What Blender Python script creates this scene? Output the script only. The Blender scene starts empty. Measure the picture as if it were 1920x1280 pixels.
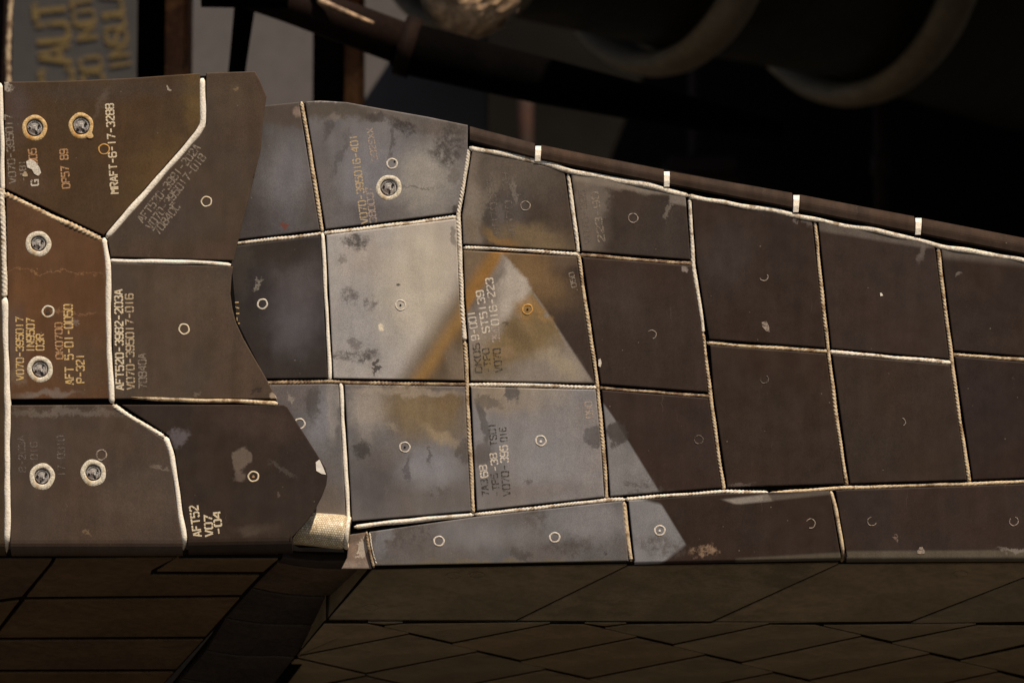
import bpy, bmesh, math, random
from mathutils import Vector, Matrix
from mathutils.geometry import tessellate_polygon
random.seed(7)
R = math.radians
scene = bpy.context.scene
COL = scene.collection

# ------------------------------------------------------------------ camera, sky, sun
PITCH = R(8.0)                  # the camera looks up at the craft
D = 6.0                         # metres from the lens to the tiled side
WIDE = 1.3                      # metres of tiled side across the frame
S = WIDE / 1920.0
CENTRE = Vector((0, 0, 1.6 + D * math.sin(PITCH)))      # middle of the tiled side, above the ground
M = Matrix.Translation(CENTRE) @ Matrix.Rotation(PITCH, 4, 'X')
cam_d = bpy.data.cameras.new('camera')
cam = bpy.data.objects.new('camera', cam_d); COL.objects.link(cam)
cam.location = M @ Vector((0, -D, 0))
cam.rotation_euler = (R(90) + PITCH, 0, 0)
cam_d.sensor_width = 36.0
cam_d.lens = 36.0 * D / WIDE
cam_d.clip_start = 0.1; cam_d.clip_end = 2000
cam_d.dof.use_dof = True
cam_d.dof.focus_distance = D - 0.01
cam_d.dof.aperture_fstop = 6.0
scene.camera = cam

SUN_EL, SUN_AZ = 54.0, 32.0     # elevation; degrees to the right of the camera's back
world = bpy.data.worlds.new('World'); scene.world = world; world.use_nodes = True
nt = world.node_tree; nt.nodes.clear()
sky = nt.nodes.new('ShaderNodeTexSky'); sky.sky_type = 'NISHITA'; sky.sun_disc = False
sky.sun_elevation = R(SUN_EL); sky.sun_rotation = R(180 - SUN_AZ)
bg = nt.nodes.new('ShaderNodeBackground'); bg.inputs['Strength'].default_value = 0.05
wo = nt.nodes.new('ShaderNodeOutputWorld')
nt.links.new(sky.outputs[0], bg.inputs['Color']); nt.links.new(bg.outputs[0], wo.inputs['Surface'])
to_sun = Vector((math.cos(R(SUN_EL)) * math.sin(R(SUN_AZ)), -math.cos(R(SUN_EL)) * math.cos(R(SUN_AZ)), math.sin(R(SUN_EL))))
sd = bpy.data.lights.new('sun', 'SUN'); sd.energy = 5.0; sd.angle = R(0.5); sd.color = (1.0, 0.86, 0.70)
sun = bpy.data.objects.new('sun', sd); COL.objects.link(sun)
sun.rotation_euler = to_sun.to_track_quat('Z', 'Y').to_euler(); sun.location = (3, -4, 6)
vs = scene.view_settings
vs.view_transform = 'Standard'; vs.look = 'None'; vs.exposure = 0.30; vs.gamma = 1.0; vs.use_curve_mapping = False

# ------------------------------------------------------------------ coordinates
# "craft frame": x right, y away from the camera, z up the tiled side; M takes it into the world
def Lp(px, py, y=0.0):
    k = 1 + y / D
    return Vector(((px - 960) * S * k, y, (640 - py) * S * k))
def on_plane(px, py, y0, z0, slope):
    """point of the plane z = z0 - tan(slope)(y - y0) seen along the sight line of (px, py)"""
    t = math.tan(R(slope)); q = (640 - py) * S
    y = (z0 + t * y0 - q) / (q / D + t)
    return Lp(px, py, y)
def Wp(px, py, Y):
    """world point on the sight line at world depth Y behind the tiled side"""
    c = M @ Vector((0, -D, 0)); d = (M @ Lp(px, py, 0)) - c
    return c + d * ((Y - c.y) / d.y)

# ------------------------------------------------------------------ material helpers
def srgb(r, g, b):
    f = lambda c: (c / 255 / 12.92) if c / 255 <= 0.04045 else ((c / 255 + 0.055) / 1.055) ** 2.4
    return (f(r), f(g), f(b), 1)
class NT:
    def __init__(s, name):
        s.m = bpy.data.materials.new(name); s.m.use_nodes = True
        s.t = s.m.node_tree; s.t.nodes.clear()
        s.out = s.n('ShaderNodeOutputMaterial'); s.b = s.n('ShaderNodeBsdfPrincipled')
        s.l(s.b.outputs[0], s.out.inputs[0])
    def n(s, kind, **kw):
        x = s.t.nodes.new(kind)
        for k, v in kw.items(): setattr(x, k, v)
        return x
    def l(s, a, b): s.t.links.new(a, b)
    def put(s, sock, v):
        if hasattr(v, 'is_linked') or hasattr(v, 'links'): s.l(v, sock)
        else: sock.default_value = v
    def math(s, op, a, b=0.0, clamp=False):
        x = s.n('ShaderNodeMath', operation=op); x.use_clamp = clamp
        s.put(x.inputs[0], a); s.put(x.inputs[1], b); return x.outputs[0]
    def vmath(s, op, a, b):
        x = s.n('ShaderNodeVectorMath', operation=op)
        s.put(x.inputs[0], a); s.put(x.inputs[1], b)
        return x.outputs['Value'] if op in ('DOT_PRODUCT', 'LENGTH', 'DISTANCE') else x.outputs['Vector']
    def noise(s, vec, scale, detail=4, rough=0.55, col=False):
        x = s.n('ShaderNodeTexNoise'); s.l(vec, x.inputs['Vector'])
        x.inputs['Scale'].default_value = scale; x.inputs['Detail'].default_value = detail; x.inputs['Roughness'].default_value = rough
        return x.outputs['Color'] if col else x.outputs['Fac']
    def ramp(s, v, a, b, lo=0.0, hi=1.0):
        x = s.n('ShaderNodeMapRange'); x.interpolation_type = 'SMOOTHSTEP'
        s.put(x.inputs['Value'], v)
        for k, q in zip(('From Min', 'From Max', 'To Min', 'To Max'), (a, b, lo, hi)): x.inputs[k].default_value = q
        return x.outputs['Result']
    def mix(s, fac, a, b, mode='MIX'):
        x = s.n('ShaderNodeMix', data_type='RGBA', blend_type=mode)
        s.put(x.inputs[0], fac); s.put(x.inputs[6], a); s.put(x.inputs[7], b); return x.outputs[2]
    def objvec(s, ref=None, off=(0, 0, 0), scale=(1, 1, 1)):
        tc = s.n('ShaderNodeTexCoord')
        if ref is not None: tc.object = ref
        mp = s.n('ShaderNodeMapping'); mp.inputs['Location'].default_value = off; mp.inputs['Scale'].default_value = scale
        s.l(tc.outputs['Object'], mp.inputs['Vector']); return mp.outputs['Vector']
    def bump(s, h, strength, dist=0.001):
        x = s.n('ShaderNodeBump'); x.inputs['Strength'].default_value = strength; x.inputs['Distance'].default_value = dist
        s.put(x.inputs['Height'], h); s.l(x.outputs[0], s.b.inputs['Normal'])

def plain(name, col, rough=0.6, scale=20, vary=0.35, bump=0.3, metal=0.0, second=None, patch=0.55, spec=0.3):
    """coloured surface with large and small irregularities"""
    m = NT(name); v = m.objvec()
    big = m.noise(v, scale, 5, 0.6); fine = m.noise(v, scale * 14, 3)
    k = m.ramp(big, 0.3, 0.7, 1 - vary, 1 + vary)
    k2 = m.ramp(fine, 0.3, 0.7, 1 - vary * 0.5, 1 + vary * 0.5)
    kk = m.math('MULTIPLY', k, k2)
    c = m.n('ShaderNodeCombineColor')
    for i in range(3): m.l(kk, c.inputs[i])
    base = col
    if second:
        base = m.mix(m.ramp(m.noise(v, scale * 0.6, 6, 0.65), patch - 0.07, patch + 0.07), col, second)
    m.l(m.mix(1.0, base, c.outputs[0], 'MULTIPLY'), m.b.inputs['Base Color'])
    m.l(m.ramp(fine, 0.2, 0.8, rough - 0.1, rough + 0.1), m.b.inputs['Roughness'])
    m.b.inputs['Metallic'].default_value = metal; m.b.inputs['Specular IOR Level'].default_value = spec
    m.bump(m.math('ADD', big, fine), bump)
    return m.m

# ------------------------------------------------------------------ object helpers
def link(name, verts, faces, mat, origin, smooth=False):
    me = bpy.data.meshes.new(name)
    me.from_pydata([tuple(Vector(v) - origin) for v in verts], [], faces)
    bm = bmesh.new(); bm.from_mesh(me); bmesh.ops.recalc_face_normals(bm, faces=bm.faces); bm.to_mesh(me); bm.free()
    me.materials.append(mat)
    if smooth:
        for p in me.polygons: p.use_smooth = True
    o = bpy.data.objects.new(name, me); COL.objects.link(o)
    return o
ORG = {}                                                    # craft-frame origin of each object
def part(name, verts, faces, mat, parent, origin=None, smooth=False, label=None):
    """a child; verts and origin are in the craft frame (or the world, for world-built things)"""
    if origin is None:
        origin = sum((Vector(v) for v in verts), Vector()) / len(verts)
    o = link(name, verts, faces, mat, origin, smooth)
    ORG[o.name] = origin
    o.parent = parent; o.location = origin - ORG[parent.name]
    if label: o['label'] = label
    return o
def craft_root(name, label, cat, org, group=None):
    o = bpy.data.objects.new(name, None); COL.objects.link(o); o.empty_display_size = 0.1
    o.location = M @ org; o.rotation_euler = (PITCH, 0, 0); ORG[o.name] = org
    o['label'] = label; o['category'] = cat
    if group: o['group'] = group
    return o
def world_root(name, label, cat, org, group=None):
    o = bpy.data.objects.new(name, None); COL.objects.link(o); o.empty_display_size = 0.1
    o.location = org; ORG[o.name] = org
    o['label'] = label; o['category'] = cat
    if group: o['group'] = group
    return o

def inset(poly, d):
    """move every edge inwards by its own distance (polygon in pixel units, y down)"""
    n = len(poly); a2 = sum(poly[i][0] * poly[(i + 1) % n][1] - poly[(i + 1) % n][0] * poly[i][1] for i in range(n))
    sg = 1 if a2 > 0 else -1
    dist = d if isinstance(d, (list, tuple)) else [d] * n
    out = []
    for i in range(n):
        p0, p1, p2 = Vector(poly[i - 1]), Vector(poly[i]), Vector(poly[(i + 1) % n])
        e1, e2 = (p1 - p0).normalized(), (p2 - p1).normalized()
        n1, n2 = Vector((-e1.y, e1.x)) * sg, Vector((-e2.y, e2.x)) * sg
        d1, d2 = dist[i - 1], dist[i]
        den = e1.x * e2.y - e1.y * e2.x
        a, b = p1 + n1 * d1, p1 + n2 * d2
        if abs(den) < 0.12: q = (a + b) / 2
        else:
            t = ((b.x - a.x) * e2.y - (b.y - a.y) * e2.x) / den
            q = a + e1 * t
            if (q - p1).length > 4 * max(abs(d1), abs(d2), 0.1): q = (a + b) / 2
        out.append((q.x, q.y))
    return out
def inside(pt, poly):
    x, y = pt; r = False; n = len(poly)
    for i in range(n):
        (x1, y1), (x2, y2) = poly[i], poly[(i + 1) % n]
        if (y1 > y) != (y2 > y) and x < (x2 - x1) * (y - y1) / (y2 - y1) + x1: r = not r
    return r
def clip(poly, a, b):
    """keep the part of poly to the right-hand (y-down: inner) side of a->b"""
    f = lambda p: (b[0] - a[0]) * (p[1] - a[1]) - (b[1] - a[1]) * (p[0] - a[0])
    out = []
    for i in range(len(poly)):
        p, q = poly[i - 1], poly[i]; fp, fq = f(p), f(q)
        if (fp >= 0) != (fq >= 0):
            t = fp / (fp - fq); out.append((p[0] + (q[0] - p[0]) * t, p[1] + (q[1] - p[1]) * t))
        if fq >= 0: out.append(q)
    return out
def circle(cx, cy, r, n=28, wob=0.0, ph=0.0):
    return [(cx + r * (1 + wob * math.sin(3 * a + ph) + wob * 0.6 * math.sin(5 * a + 2 * ph)) * math.cos(a),
             cy + r * (1 + wob * math.sin(3 * a + ph)) * math.sin(a)) for a in (2 * math.pi * i / n for i in range(n))]

def make_tile(root, poly, at, mat, thick=0.03, bev=2.4, holes=(), rounds=(), label=None, name='tile', hole_depth=0.009, sharp=(), jit=1.0):
    """a slab with eased edges; at(px, py, depth) places it, depth counted into the slab"""
    V, F = [], []
    n = len(poly)
    k = [0 if i in rounds else (bev * 0.35 if i in sharp else bev) for i in range(n)]
    steps = [(1.0, 0.0), (0.42, 0.12), (0.1, 0.45), (0.0, 1.0)]
    rings = []
    for f, dz in steps:
        pp = inset(poly, [x * f for x in k])
        rings.append(len(V)); V += [at(x, y, dz * bev * S) for x, y in pp]
    rings.append(len(V)); V += [at(x, y, thick) for x, y in poly]
    front = [Vector((x, y, 0)) for x, y in inset(poly, k)]
    loops = [front]; starts = [rings[0]]
    for (cx, cy, r) in holes:
        c = circle(cx, cy, r, 30)
        loops.append([Vector((x, y, 0)) for x, y in c]); starts.append(len(V)); V += [at(x, y, 0) for x, y in c]
        d0 = len(V); V += [at(x, y, hole_depth) for x, y in c]
        F += [(starts[-1] + i, starts[-1] + (i + 1) % 30, d0 + (i + 1) % 30, d0 + i) for i in range(30)]
        F.append(tuple(range(d0, d0 + 30)))
    if holes:
        flat = [starts[li] + i for li, lp in enumerate(loops) for i in range(len(lp))]
        for t in tessellate_polygon(loops): F.append(tuple(flat[i] for i in t))
    else:
        F.append(tuple(range(rings[0], rings[0] + n)))
    for a, b in zip(rings, rings[1:]):
        F += [(a + i, a + (i + 1) % n, b + (i + 1) % n, b + i) for i in range(n)]
    F.append(tuple(range(rings[-1], rings[-1] + n)))
    for e, rad in (rounds.items() if rounds else ()):
        p, q = poly[e], poly[(e + 1) % n]; A, B = at(*p, 0), at(*q, 0)
        m = 8; s0 = len(V)
        for j in range(m + 1):
            a = math.pi / 2 * j / m
            off = Vector((0, rad * (1 - math.cos(a)), -rad * math.sin(a)))
            V += [A + off, B + off]
        V += [A + Vector((0, rad * 1.08, 0.002)), B + Vector((0, rad * 1.08, 0.002))]
        F += [(s0 + 2 * j, s0 + 2 * j + 1, s0 + 2 * j + 3, s0 + 2 * j + 2) for j in range(m + 1)]
        for side in (0, 1):                                  # close the two ends of the rolled edge
            F.append(tuple([s0 + 2 * j + side for j in range(m + 2)] + [len(V)])); V.append((A, B)[side] + Vector((0, rad * .8, 0.002)))
    o = part(name, V, F, mat, root, origin=at(sum(p[0] for p in poly) / n, sum(p[1] for p in poly) / n, 0), label=label)
    o.location.y += random.uniform(-0.0005, 0.0005) * jit
    o.rotation_euler = (R(random.uniform(-.25, .25)) * jit, 0, R(random.uniform(-.25, .25)) * jit)
    return o

def flat(name, polys, y, mat, parent, lift=0.0003, label=None):
    """print or thin patches lying on a face: list of pixel polygons"""
    V, F = [], []
    for p in polys:
        s0 = len(V); V += [Lp(a, b, y - lift) for a, b in p]; F.append(tuple(range(s0, s0 + len(p))))
    o = part(name, V, F, mat, parent, label=label)
    return o
def annulus(name, cx, cy, ro, ri, y, mat, parent, lift=0.0006, arc=None, wob=0.02, lip=None):
    n = 34; ph = random.uniform(0, 6)
    a0, a1 = arc or (0, 2 * math.pi)
    closed = arc is None
    V, F = [], []
    prof = [(ro, 0.0), (ro - (ro - ri) * 0.22, lift), (ri + (ro - ri) * 0.25, lift), (ri, 0.0)]
    if lip: prof.append((ri, -lip))
    m = n if closed else n + 1
    for i in range(m):
        a = a0 + (a1 - a0) * i / n
        w = 1 + wob * math.sin(2 * a + ph) + wob * 0.7 * math.sin(5 * a + ph * 2)
        for r, h in prof:
            V.append(Lp(cx + r * w * math.cos(a), cy + r * w * math.sin(a), y - h - 0.0001))
    k = len(prof)
    for i in range(n):
        j = (i + 1) % m
        if not closed and i + 1 >= m: break
        F += [(i * k + q, j * k + q, j * k + q + 1, i * k + q + 1) for q in range(k - 1)]
    return part(name, V, F, mat, parent, smooth=True)

def cord(parent, pts, r, mat, twist=0.24, pitch=24, y=0.0, flatten=1.0, sides=12, wob=0.5, name='gap_filler', strands=3, label=None, sink=0.35):
    """rope or sleeve along pixel points (px, py[, depth]); r in pixels"""
    P = []
    for p in pts:
        yy = y + (p[2] if len(p) > 2 else 0.0)
        P.append(Lp(p[0], p[1], yy + r * S * flatten * sink))
    seg = [(P[i + 1] - P[i]).length for i in range(len(P) - 1)]; L = sum(seg)
    step = (1.15 if twist else 5.0) * S
    n = max(6, int(L / step)); V, F = [], []
    ph = random.uniform(0, 6); wp = [random.uniform(0, 6) for _ in range(4)]
    def pos(s):
        for i, g in enumerate(seg):
            if s <= g or i == len(seg) - 1: return P[i].lerp(P[i + 1], min(1, s / g))
            s -= g
    rr = max(2.0, 6.0) * S
    for i in range(n + 1):
        s = L * i / n
        e = 7 * S
        c = (pos(max(0, s - e)) + pos(s) + pos(min(L, s + e))) / 3 if 0 < i < n else pos(s)
        t = (pos(min(L, s + e)) - pos(max(0, s - e))).normalized()
        out = Vector((0, -1, 0)); side = t.cross(out).normalized(); out = side.cross(t).normalized()
        sp = s / S
        c = c + side * S * wob * (math.sin(sp / 37 + wp[0]) + 0.6 * math.sin(sp / 15 + wp[1])) + out * S * wob * 0.5 * math.sin(sp / 23 + wp[2])
        rad = r * S * (1 + 0.10 * math.sin(sp / 31 + wp[3]) + 0.05 * math.sin(sp / 9 + wp[0]))
        tm = 0.75 + 0.45 * math.sin(sp / 41 + wp[1]) * math.sin(sp / 17 + wp[2])
        endk = min(1, (min(s, L - s) / (r * S)) * 0.6 + 0.45)
        for k in range(sides):
            a = 2 * math.pi * k / sides
            q = rad * endk * (1 + twist * tm * math.cos(strands * (a - 2 * math.pi * (sp + 3 * math.sin(sp / 29 + wp[0])) / pitch) + ph))
            V.append(c + side * q * math.cos(a) + out * q * math.sin(a) * flatten)
    for i in range(n):
        for k in range(sides):
            k2 = (k + 1) % sides
            F.append((i * sides + k, i * sides + k2, (i + 1) * sides + k2, (i + 1) * sides + k))
    F.append(tuple(range(sides))); F.append(tuple(range(n * sides, n * sides + sides)))
    return part(name, V, F, mat, parent, origin=P[len(P) // 2], smooth=True, label=label)

# ------------------------------------------------------------------ stencil lettering
G = {
 '0': [[(1.5,6),(.5,6),(0,5.3),(0,.7),(.5,0),(1.5,0)], [(2.5,6),(3.5,6),(4,5.3),(4,.7),(3.5,0),(2.5,0)]],
 '1': [[(2,0),(2,6)]],
 '2': [[(0,5),(.6,6),(1.6,6)], [(2.4,6),(3.4,6),(4,5.2),(4,4.2),(2.4,2.6)], [(1.8,2.1),(0,.4)], [(.2,0),(4,0)]],
 '3': [[(0,5.2),(.6,6),(1.6,6)], [(2.4,6),(3.4,6),(4,5.3),(4,3.8),(3.4,3.1),(2.2,3.1)], [(4,2.4),(4,.7),(3.4,0),(2.4,0)], [(1.6,0),(.6,0),(0,.8)]],
 '4': [[(2.6,6),(0,2.4),(0,1.8),(2.4,1.8)], [(3.2,6),(3.2,2.5)], [(3.2,1.9),(3.2,0)]],
 '5': [[(4,6),(2.4,6)], [(1.6,6),(0,6),(0,3.6),(1.6,3.6)], [(2.4,3.6),(3.4,3.6),(4,2.9),(4,.7),(3.4,0),(2.4,0)], [(1.6,0),(.6,0),(0,.7)]],
 '6': [[(1.6,6),(.6,6),(0,5.3),(0,.7),(.6,0),(1.6,0)], [(2.4,6),(3.4,6),(4,5.2)], [(.9,3.3),(3.4,3.3),(4,2.6),(4,.7),(3.4,0),(2.4,0)]],
 '7': [[(0,6),(4,6),(2.8,3.4)], [(2.4,2.6),(1.6,0)]],
 '8': [[(1.6,6),(.6,6),(0,5.4),(0,3.8),(.6,3.2),(1.6,3.2)], [(2.4,6),(3.4,6),(4,5.4),(4,3.8),(3.4,3.2),(2.4,3.2)], [(0,2.5),(0,.6),(.6,0),(1.6,0)], [(4,2.5),(4,.6),(3.4,0),(2.4,0)]],
 '9': [[(2.4,0),(3.4,0),(4,.7),(4,5.3),(3.4,6),(2.4,6)], [(1.6,0),(.6,0),(0,.8)], [(3.1,2.7),(.6,2.7),(0,3.4),(0,5.3),(.6,6),(1.6,6)]],
 '-': [[(.5,3),(3.5,3)]], '.': [[(1.6,0),(2.4,0)]], ' ': [],
 'A': [[(0,0),(1.7,6)], [(2.3,6),(4,0)], [(1.5,2),(2.5,2)]],
 'B': [[(0,0),(0,2.7)], [(0,3.3),(0,6)], [(.9,6),(3.3,6),(4,5.4),(4,3.8),(3.3,3.3),(.9,3.3)], [(4,2.6),(4,.6),(3.3,0),(.9,0)]],
 'C': [[(1.6,6),(.6,6),(0,5.3),(0,.7),(.6,0),(1.6,0)], [(2.4,6),(3.4,6),(4,5)], [(2.4,0),(3.4,0),(4,1)]],
 'D': [[(0,0),(0,6)], [(.9,6),(3,6),(4,5),(4,3.4)], [(.9,0),(3,0),(4,1),(4,2.6)]],
 'F': [[(0,0),(0,6),(1.7,6)], [(2.4,6),(4,6)], [(.9,3.2),(3,3.2)]],
 'G': [[(1.6,6),(.6,6),(0,5.3),(0,.7),(.6,0),(1.6,0)], [(2.4,6),(3.4,6),(4,5)], [(2.4,0),(4,0),(4,2.8),(2.4,2.8)]],
 'I': [[(2,0),(2,6)]],
 'K': [[(0,0),(0,2.7)], [(0,3.3),(0,6)], [(4,6),(1,3.2)], [(1.6,2.6),(4,0)]],
 'L': [[(0,6),(0,0),(1.7,0)], [(2.4,0),(4,0)]],
 'M': [[(0,0),(0,6)], [(4,0),(4,6)], [(.9,5.4),(1.9,3)], [(3.1,5.4),(2.2,3)]],
 'N': [[(0,0),(0,6)], [(4,0),(4,6)], [(.9,5.2),(3.1,.8)]],
 'O': [[(1.5,6),(.5,6),(0,5.3),(0,.7),(.5,0),(1.5,0)], [(2.5,6),(3.5,6),(4,5.3),(4,.7),(3.5,0),(2.5,0)]],
 'P': [[(0,0),(0,6)], [(.9,6),(3.3,6),(4,5.4),(4,3.4),(3.3,2.8),(.9,2.8)]],
 'R': [[(0,0),(0,6)], [(.9,6),(3.3,6),(4,5.4),(4,3.7),(3.3,3.1),(.9,3.1)], [(2.4,2.4),(4,0)]],
 'S': [[(4,5),(3.4,6),(2.4,6)], [(1.6,6),(.6,6),(0,5.2),(0,4),(.6,3.3),(3.4,2.7),(4,2),(4,.8),(3.4,0),(2.4,0)], [(1.6,0),(.6,0),(0,1)]],
 'T': [[(0,6),(4,6)], [(2,5.1),(2,0)]],
 'U': [[(0,6),(0,.7),(.6,0),(1.6,0)], [(4,6),(4,.7),(3.4,0),(2.4,0)]],
 'V': [[(0,6),(1.7,0)], [(4,6),(2.3,0)]],
 'X': [[(0,6),(1.7,3.3)], [(4,6),(2.3,3.3)], [(0,0),(1.7,2.7)], [(4,0),(2.3,2.7)]],
}
def strip(pl, w):
    """polyline to one mitred band (two lists of side points)"""
    l, r = [], []; n = len(pl)
    for i, p in enumerate(pl):
        p = Vector(p); a = Vector(pl[max(0, i - 1)]); b = Vector(pl[min(n - 1, i + 1)])
        d1 = (p - a).normalized() if i else (b - p).normalized(); d2 = (b - p).normalized() if i < n - 1 else d1
        t = (d1 + d2).normalized(); nn = Vector((-t.y, t.x)); c = max(0.6, nn.dot(Vector((-d1.y, d1.x))))
        e = -d1 * w * 0.15 if i == 0 else (d2 * w * 0.15 if i == n - 1 else Vector((0, 0)))
        l.append(p + e + nn * w / 2 / c); r.append(p + e - nn * w / 2 / c)
    return l, r
def lettering(text, start, end, height, y, mat, parent, weight=1.25, lift=0.00018, name='stencil_lettering'):
    """baseline from start to end in pixels, letters standing to its left"""
    a, b = Vector(start), Vector(end); d = (b - a); L = d.length; d = d / L; up = Vector((d.y, -d.x))
    adv = L / len(text); cw = adv * 0.74; V, F = [], []
    for i, ch in enumerate(text):
        for pl in G.get(ch, []):
            l, r = strip([(p[0], p[1]) for p in pl], weight)
            s0 = len(V)
            for q in l + r:
                p2 = a + d * (i * adv + q.x / 4 * cw) + up * (q.y / 6 * height)
                V.append(Lp(p2.x, p2.y, y - lift))
            k = len(l); F += [(s0 + j, s0 + j + 1, s0 + k + j + 1, s0 + k + j) for j in range(k - 1)]
    return part(name, V, F, mat, parent)

def print_mat(name, col, wear=0.5, scale=180):
    """worn print: paint broken up by noise so that the surface below shows"""
    m = NT(name); v = m.objvec()
    n1 = m.noise(v, scale, 4, 0.6); n2 = m.noise(v, scale * 4, 2)
    w = m.math('ADD', m.math('MULTIPLY', n1, 0.7), m.math('MULTIPLY', n2, 0.3))
    a = m.ramp(w, 0.5 + (wear - 0.5) * 0.42 - 0.12, 0.5 + (wear - 0.5) * 0.42 + 0.08)
    m.l(m.mix(m.ramp(n2, 0.35, 0.65, 0, 0.4), col, (col[0] * .5, col[1] * .45, col[2] * .4, 1)), m.b.inputs['Base Color'])
    m.b.inputs['Roughness'].default_value = 0.75
    tr = m.n('ShaderNodeBsdfTransparent'); mx = m.n('ShaderNodeMixShader')
    m.l(a, mx.inputs[0]); m.l(tr.outputs[0], mx.inputs[1]); m.l(m.b.outputs[0], mx.inputs[2]); m.l(mx.outputs[0], m.out.inputs[0])
    return m.m

# ------------------------------------------------------------------ tile coating with its own colour patches
def colour_patch(kind, *a, **k): return (kind, a, k)
def tile_mat(name, root, y, base, feats=(), var=0.16, tint=None, rough=0.5, grain=0.22, specks=0.5, spec=0.16, scratch=0.35):
    m = NT(name); v = m.objvec(root)
    off = Vector((random.uniform(0, 9), random.uniform(0, 9), random.uniform(0, 9)))
    vo = m.vmath('ADD', v, tuple(off))
    big = m.noise(vo, 9, 4, 0.55); mid = m.noise(vo, 45, 5, 0.6); fine = m.noise(vo, 900, 2, 0.7)
    streak = m.n('ShaderNodeMapping'); streak.inputs['Scale'].default_value = (60, 1, 9); m.l(vo, streak.inputs['Vector'])
    st = m.noise(streak.outputs[0], 1.0, 4, 0.6)
    tnt = tint or tuple(c * f for c, f in zip(base[:3], (1.08, 0.98, 0.88))) + (1,)
    c = m.mix(m.ramp(big, 0.35, 0.65), base, tnt)
    # feature space: soft and ragged warps shared by all colour patches
    w1 = m.vmath('MULTIPLY', m.vmath('SUBTRACT', m.noise(vo, 38, 4, 0.6, True), (.5, .5, .5)), (0.030, 0, 0.030))
    w2 = m.vmath('MULTIPLY', m.vmath('SUBTRACT', m.noise(vo, 190, 4, 0.7, True), (.5, .5, .5)), (0.020, 0, 0.020))
    vs_, vr = m.vmath('ADD', v, w1), m.vmath('ADD', m.vmath('ADD', v, w1), w2)
    o = ORG[root.name]
    blotch = m.noise(vo, 130, 6, 0.75)
    for kind, a, k in feats:
        col, amt, soft = k['col'], k.get('amt', 0.8), k.get('soft', 0.5)
        vec = {'soft': vs_, 'ragged': vr, 'clean': v}[k.get('edge', 'soft')]
        if kind == 'blob':
            px, py, rx, ry, ang = a
            q = Lp(px, py, y) - o
            mp = m.n('ShaderNodeMapping', vector_type='TEXTURE')
            mp.inputs['Location'].default_value = (q.x, 0, q.z); mp.inputs['Rotation'].default_value = (0, R(ang), 0)
            mp.inputs['Scale'].default_value = (rx * S, 1e3, ry * S); m.l(vec, mp.inputs['Vector'])
            d = m.vmath('LENGTH', mp.outputs[0], (0, 0, 0))
            mask = m.ramp(d, 1 - soft, 1 + soft * 0.6, 1.0, 0.0)
        else:                                                # convex polygon, clockwise in the picture
            pts = a[0]; mask = None
            for i in range(len(pts)):
                p, q = Lp(*pts[i], y) - o, Lp(*pts[(i + 1) % len(pts)], y) - o
                e = Vector((q.x - p.x, q.z - p.z)).normalized(); nn = Vector((e.y, -e.x))   # inward for clockwise
                dd = m.math('SUBTRACT', m.vmath('DOT_PRODUCT', vec, (nn.x, 0, nn.y)), nn.x * p.x + nn.y * p.z)
                sf = k['softs'][i] if 'softs' in k else soft
                f = m.ramp(dd, -sf * S, sf * S)
                mask = f if mask is None else m.math('MULTIPLY', mask, f)
        if k.get('patchy'): mask = m.math('MULTIPLY', mask, m.ramp(blotch, 0.5 - k['patchy'] * .18, 0.5 + .1))
        c = m.mix(m.math('MULTIPLY', mask, amt), c, col, k.get('mode', 'MIX'))
    kk = m.math('MULTIPLY', m.ramp(mid, 0.25, 0.75, 1 - var, 1 + var), m.ramp(fine, 0.25, 0.75, 1 - grain, 1 + grain))
    kk = m.math('MULTIPLY', kk, m.ramp(st, 0.3, 0.7, 1 - var * .8, 1 + var * .8))
    cc = m.n('ShaderNodeCombineColor')
    for i in range(3): m.l(kk, cc.inputs[i])
    c = m.mix(1.0, c, cc.outputs[0], 'MULTIPLY')
    if specks:
        vor = m.n('ShaderNodeTexVoronoi'); vor.inputs['Scale'].default_value = 85; m.l(vo, vor.inputs['Vector'])
        sp = m.math('MULTIPLY', m.ramp(vor.outputs['Distance'], 0.04, 0.10, 1, 0), m.ramp(m.noise(vo, 60, 2), 0.56, 0.66))
        c = m.mix(m.math('MULTIPLY', sp, specks), c, (0.30, 0.25, 0.19, 1))
    sm = m.n('ShaderNodeMapping'); sm.inputs['Rotation'].default_value = (0, random.uniform(-.5, .5) + (1.57 if random.random() < .5 else 0), 0)
    sm.inputs['Scale'].default_value = (700, 1, 9); m.l(vs_, sm.inputs['Vector'])
    sc = m.math('MULTIPLY', m.ramp(m.noise(sm.outputs[0], 1.0, 2), .70, .76), m.ramp(m.noise(vo, 16, 3), .50, .62))
    c = m.mix(m.math('MULTIPLY', sc, scratch), c, (0.22, 0.18, 0.14, 1))
    m.l(c, m.b.inputs['Base Color'])
    m.l(m.ramp(mid, 0.2, 0.8, rough - 0.08, rough + 0.12), m.b.inputs['Roughness'])
    m.b.inputs['Specular IOR Level'].default_value = spec
    m.bump(m.math('ADD', m.math('MULTIPLY', mid, 1.5), m.math('MULTIPLY', fine, 0.25)), 0.07)
    return m.m

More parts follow.
